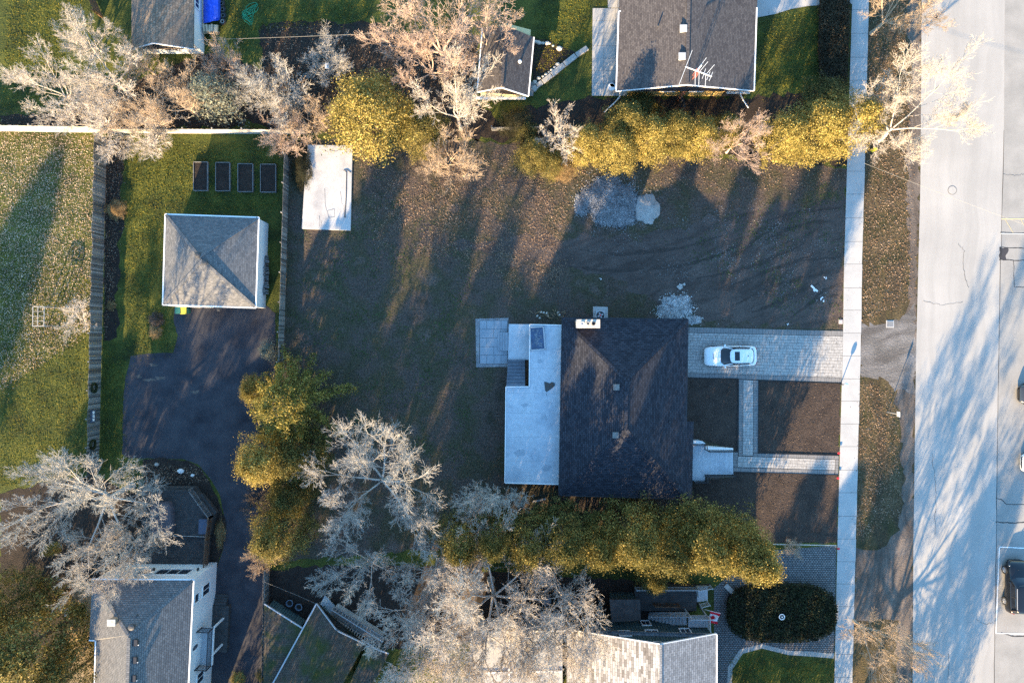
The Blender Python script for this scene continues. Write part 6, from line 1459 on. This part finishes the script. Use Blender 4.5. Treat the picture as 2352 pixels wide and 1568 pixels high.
# ---------------------------------------------------------------- cars
def car(label, loc, rotz, paint, L=4.7, W=1.84, H=1.46, sunroof=True, group='parked cars', suv=False):
    t = thing('parked_car', label, 'car', loc, group); t.rotation_euler = (0, 0, rotz); O = (0, 0, 0); ORG[t] = O
    s = L/4.7; ws = W/1.84; hh = H/1.46
    st = [(2.36, .50, .50, .52), (2.30, .66, .60, .63), (2.12, .80, .70, .75), (1.8, .875, .78, .86), (1.3, .905, .86, .94), (.75, .915, .93, .99), (0, .92, .95, .97), (-1.0, .92, .97, .98), (-1.7, .915, .99, 1.0), (-2.05, .88, .98, 1.0), (-2.26, .80, .92, .95), (-2.34, .68, .72, .74)]
    m = MB(); n = None
    for x, w_, zb, zc in st:
        x *= s; w_ *= ws; zb *= hh; zc *= hh
        half = [(0, .24), (w_*.86, .24), (w_*.98, .36), (w_, .56*hh), (w_*.985, .74*zb+.02), (w_*.93, zb), (w_*.80, zb+(zc-zb)*.55), (w_*.45, zc), (0, zc+.015)]
        ring = half+[(-a, b) for a, b in half[-2:0:-1]]; n = len(ring); m.v += [(x, a, b) for a, b in ring]
    for k in range(len(st)-1):
        for i in range(n): m.f.append((k*n+i, (k+1)*n+i, (k+1)*n+(i+1) % n, k*n+(i+1) % n))
    m.f.append(tuple(range(n))); m.f.append(tuple(range(len(st)*n-1, (len(st)-1)*n-1, -1)))
    body = m.build('body', paint, t, smooth=True)
    # greenhouse
    def ring(xf, xb, w_, z, N=36, e=.42):
        out = []; cx = (xf+xb)/2; a_ = (xf-xb)/2
        for i in range(N):
            a = 2*math.pi*i/N; ca, sa = math.cos(a), math.sin(a)
            yy = w_*abs(sa)**e*(1 if sa > 0 else -1); xx = a_*abs(ca)**e*(1 if ca > 0 else -1)
            bul = .10*(1-(yy/w_)**2)*(1 if ca > 0 else -.5)
            out.append((cx*s+(xx+bul)*s, yy*ws, z*hh))
        return out
    zr = 1.40
    rings = [ring(.98, -2.02, .84, .93), ring(.55, -1.92, .75, 1.17), ring(.12, -1.78, .665, 1.37)]
    if suv: rings = [ring(.95, -2.18, .86, .93), ring(.62, -2.12, .79, 1.17), ring(.30, -2.02, .72, 1.37)]
    m = MB(); N = 36
    for r_ in rings: m.v += r_
    for k in range(2):
        for i in range(N): m.f.append((k*N+i, k*N+(i+1) % N, (k+1)*N+(i+1) % N, (k+1)*N+i))
    m.f.append(tuple(range(2*N, 3*N))); gh = m.build('greenhouse', 'car_glass', t, smooth=True)
    m = MB(); xf, xb, wr = (.16, -1.80, .68) if not suv else (.34, -2.05, .735)
    rr = [ring(xf, xb, wr, 1.365), ring(xf-.03, xb+.03, wr*.97, 1.405), ring(xf-.2, xb+.2, wr*.72, 1.44), ring(xf-.5, xb+.6, wr*.35, 1.455)]
    for r_ in rr: m.v += r_
    for k in range(3):
        for i in range(N): m.f.append((k*N+i, k*N+(i+1) % N, (k+1)*N+(i+1) % N, (k+1)*N+i))
    m.f.append(tuple(range(3*N, 4*N))); roof = m.build('roof', paint, t, smooth=True)
    for sy in (-1, 1):
        fx = .98 if not suv else .95
        MB().bar(((fx-.16)*s, sy*.83*ws, .955*hh), ((xf-.14)*s, sy*(wr-.02)*ws, 1.385*hh), .07, .05).build('front_pillar', paint, t)
        bx = -2.02 if not suv else -2.2
        MB().bar(((bx+.22)*s, sy*.82*ws, .97*hh), ((xb+.22)*s, sy*(wr-.02)*ws, 1.38*hh), .16, .05).build('rear_pillar', paint, t)
        MB().bar((-.72*s, sy*.845*ws, .95*hh), (-.72*s, sy*(wr-.005)*ws, 1.37*hh), .05, .03).build('centre_pillar', 'black_plastic', t)
        MB().bar((.15*s, sy*(wr-.05)*ws, 1.415*hh), ((xb+.35)*s, sy*(wr-.05)*ws, 1.425*hh), .035, .03).build('roof_trim', 'grey_metal' if suv else 'black_plastic', t)
        q = MB(); q.bar((.62*s, sy*.88*ws, .98*hh), (.56*s, sy*1.07*ws, 1.0*hh), .13, .12); q.build('wing_mirror', paint, t, bevel=.02)
        for x0, x1 in ((.75, -.25), (-.3, -1.25)):
            MB().bar(((x0+x1)/2*s-.2, sy*.925*ws, .80*hh), ((x0+x1)/2*s-.02, sy*.925*ws, .80*hh), .03, .03).build('door_handle', paint, t)
        MB().bar((2.12*s, sy*.50*ws, .64*hh), (1.88*s, sy*.80*ws, .73*hh), .13, .06).build('headlight', 'lamp_clear', t, bevel=.015)
        MB().bar((-2.14*s, sy*.83*ws, .88*hh), (-2.30*s, sy*.55*ws, .88*hh), .07, .14).build('tail_light', 'lamp_red', t)
        for x in (1.42, -1.38):
            r_ = .34 if not suv else .37
            w_ = MB().tube((x*s, sy*(.93*ws-.2), r_), (x*s, sy*(.93*ws+.015), r_), r_, n=22).build('wheel', 'tyre', t)
            MB().tube((x*s, sy*(.93*ws), r_), (x*s, sy*(.93*ws+.022), r_), r_*.66, n=18).build('rim', 'rim', w_)
            for k in range(5):
                a = k*1.2566; MB().bar((x*s, sy*(.93*ws+.028), r_), (x*s+math.cos(a)*r_*.6, sy*(.93*ws+.028), r_+math.sin(a)*r_*.6), .03, .03).build('spoke', 'grey_metal', w_)
    MB().bar((2.345*s, -.46*ws, .46*hh), (2.345*s, .46*ws, .46*hh), .05, .10).build('grille', 'black_plastic', t)
    MB().bar((1.62*s, -.24, .905*hh), (1.62*s, .24, .905*hh), .05, .02).build('hood_slot', 'black_plastic', t)
    for yy in (-.62, .62): MB().bar((.98*s, yy*ws, .985*hh), (.70*s, (yy-.45*(1 if yy > 0 else -1))*ws, 1.085*hh), .02, .02).build('wiper', 'black_plastic', t)
    if sunroof: MB().box((-.60)*s, (-.15)*s, -.40*ws, .40*ws, 1.43*hh, 1.464*hh).build('sunroof', 'car_glass', t, bevel=.02)
    MB().lathe(((-1.35)*s, 0, 1.45*hh), [(.05, 0), (.03, .06), (.01, .1)], 8).build('antenna_fin', 'black_plastic', t)
    return t
c = P(1677.5, 817.5, .7)
car('white wagon with a sunroof parked on the paver drive', (c.x, c.y, .055), math.pi+.015, 'car_white')
c = P(2337, 1347, .7)
car('glossy black suv in the white lined bay at the right edge', (c.x, c.y, .012), math.pi/2, 'car_black', L=4.75, W=1.9, H=1.68, sunroof=False, suv=True)
c = P(2342, 905, .6)
car('dark car whose front just enters the right edge', (c.x+2.3, c.y, .012), math.pi, 'car_dark', L=4.6, sunroof=False)
c = P(2349, 1063, .6)
car('white car barely entering the right edge below the dark one', (c.x+2.3, c.y, .012), math.pi, 'car_white', L=4.6, sunroof=False)
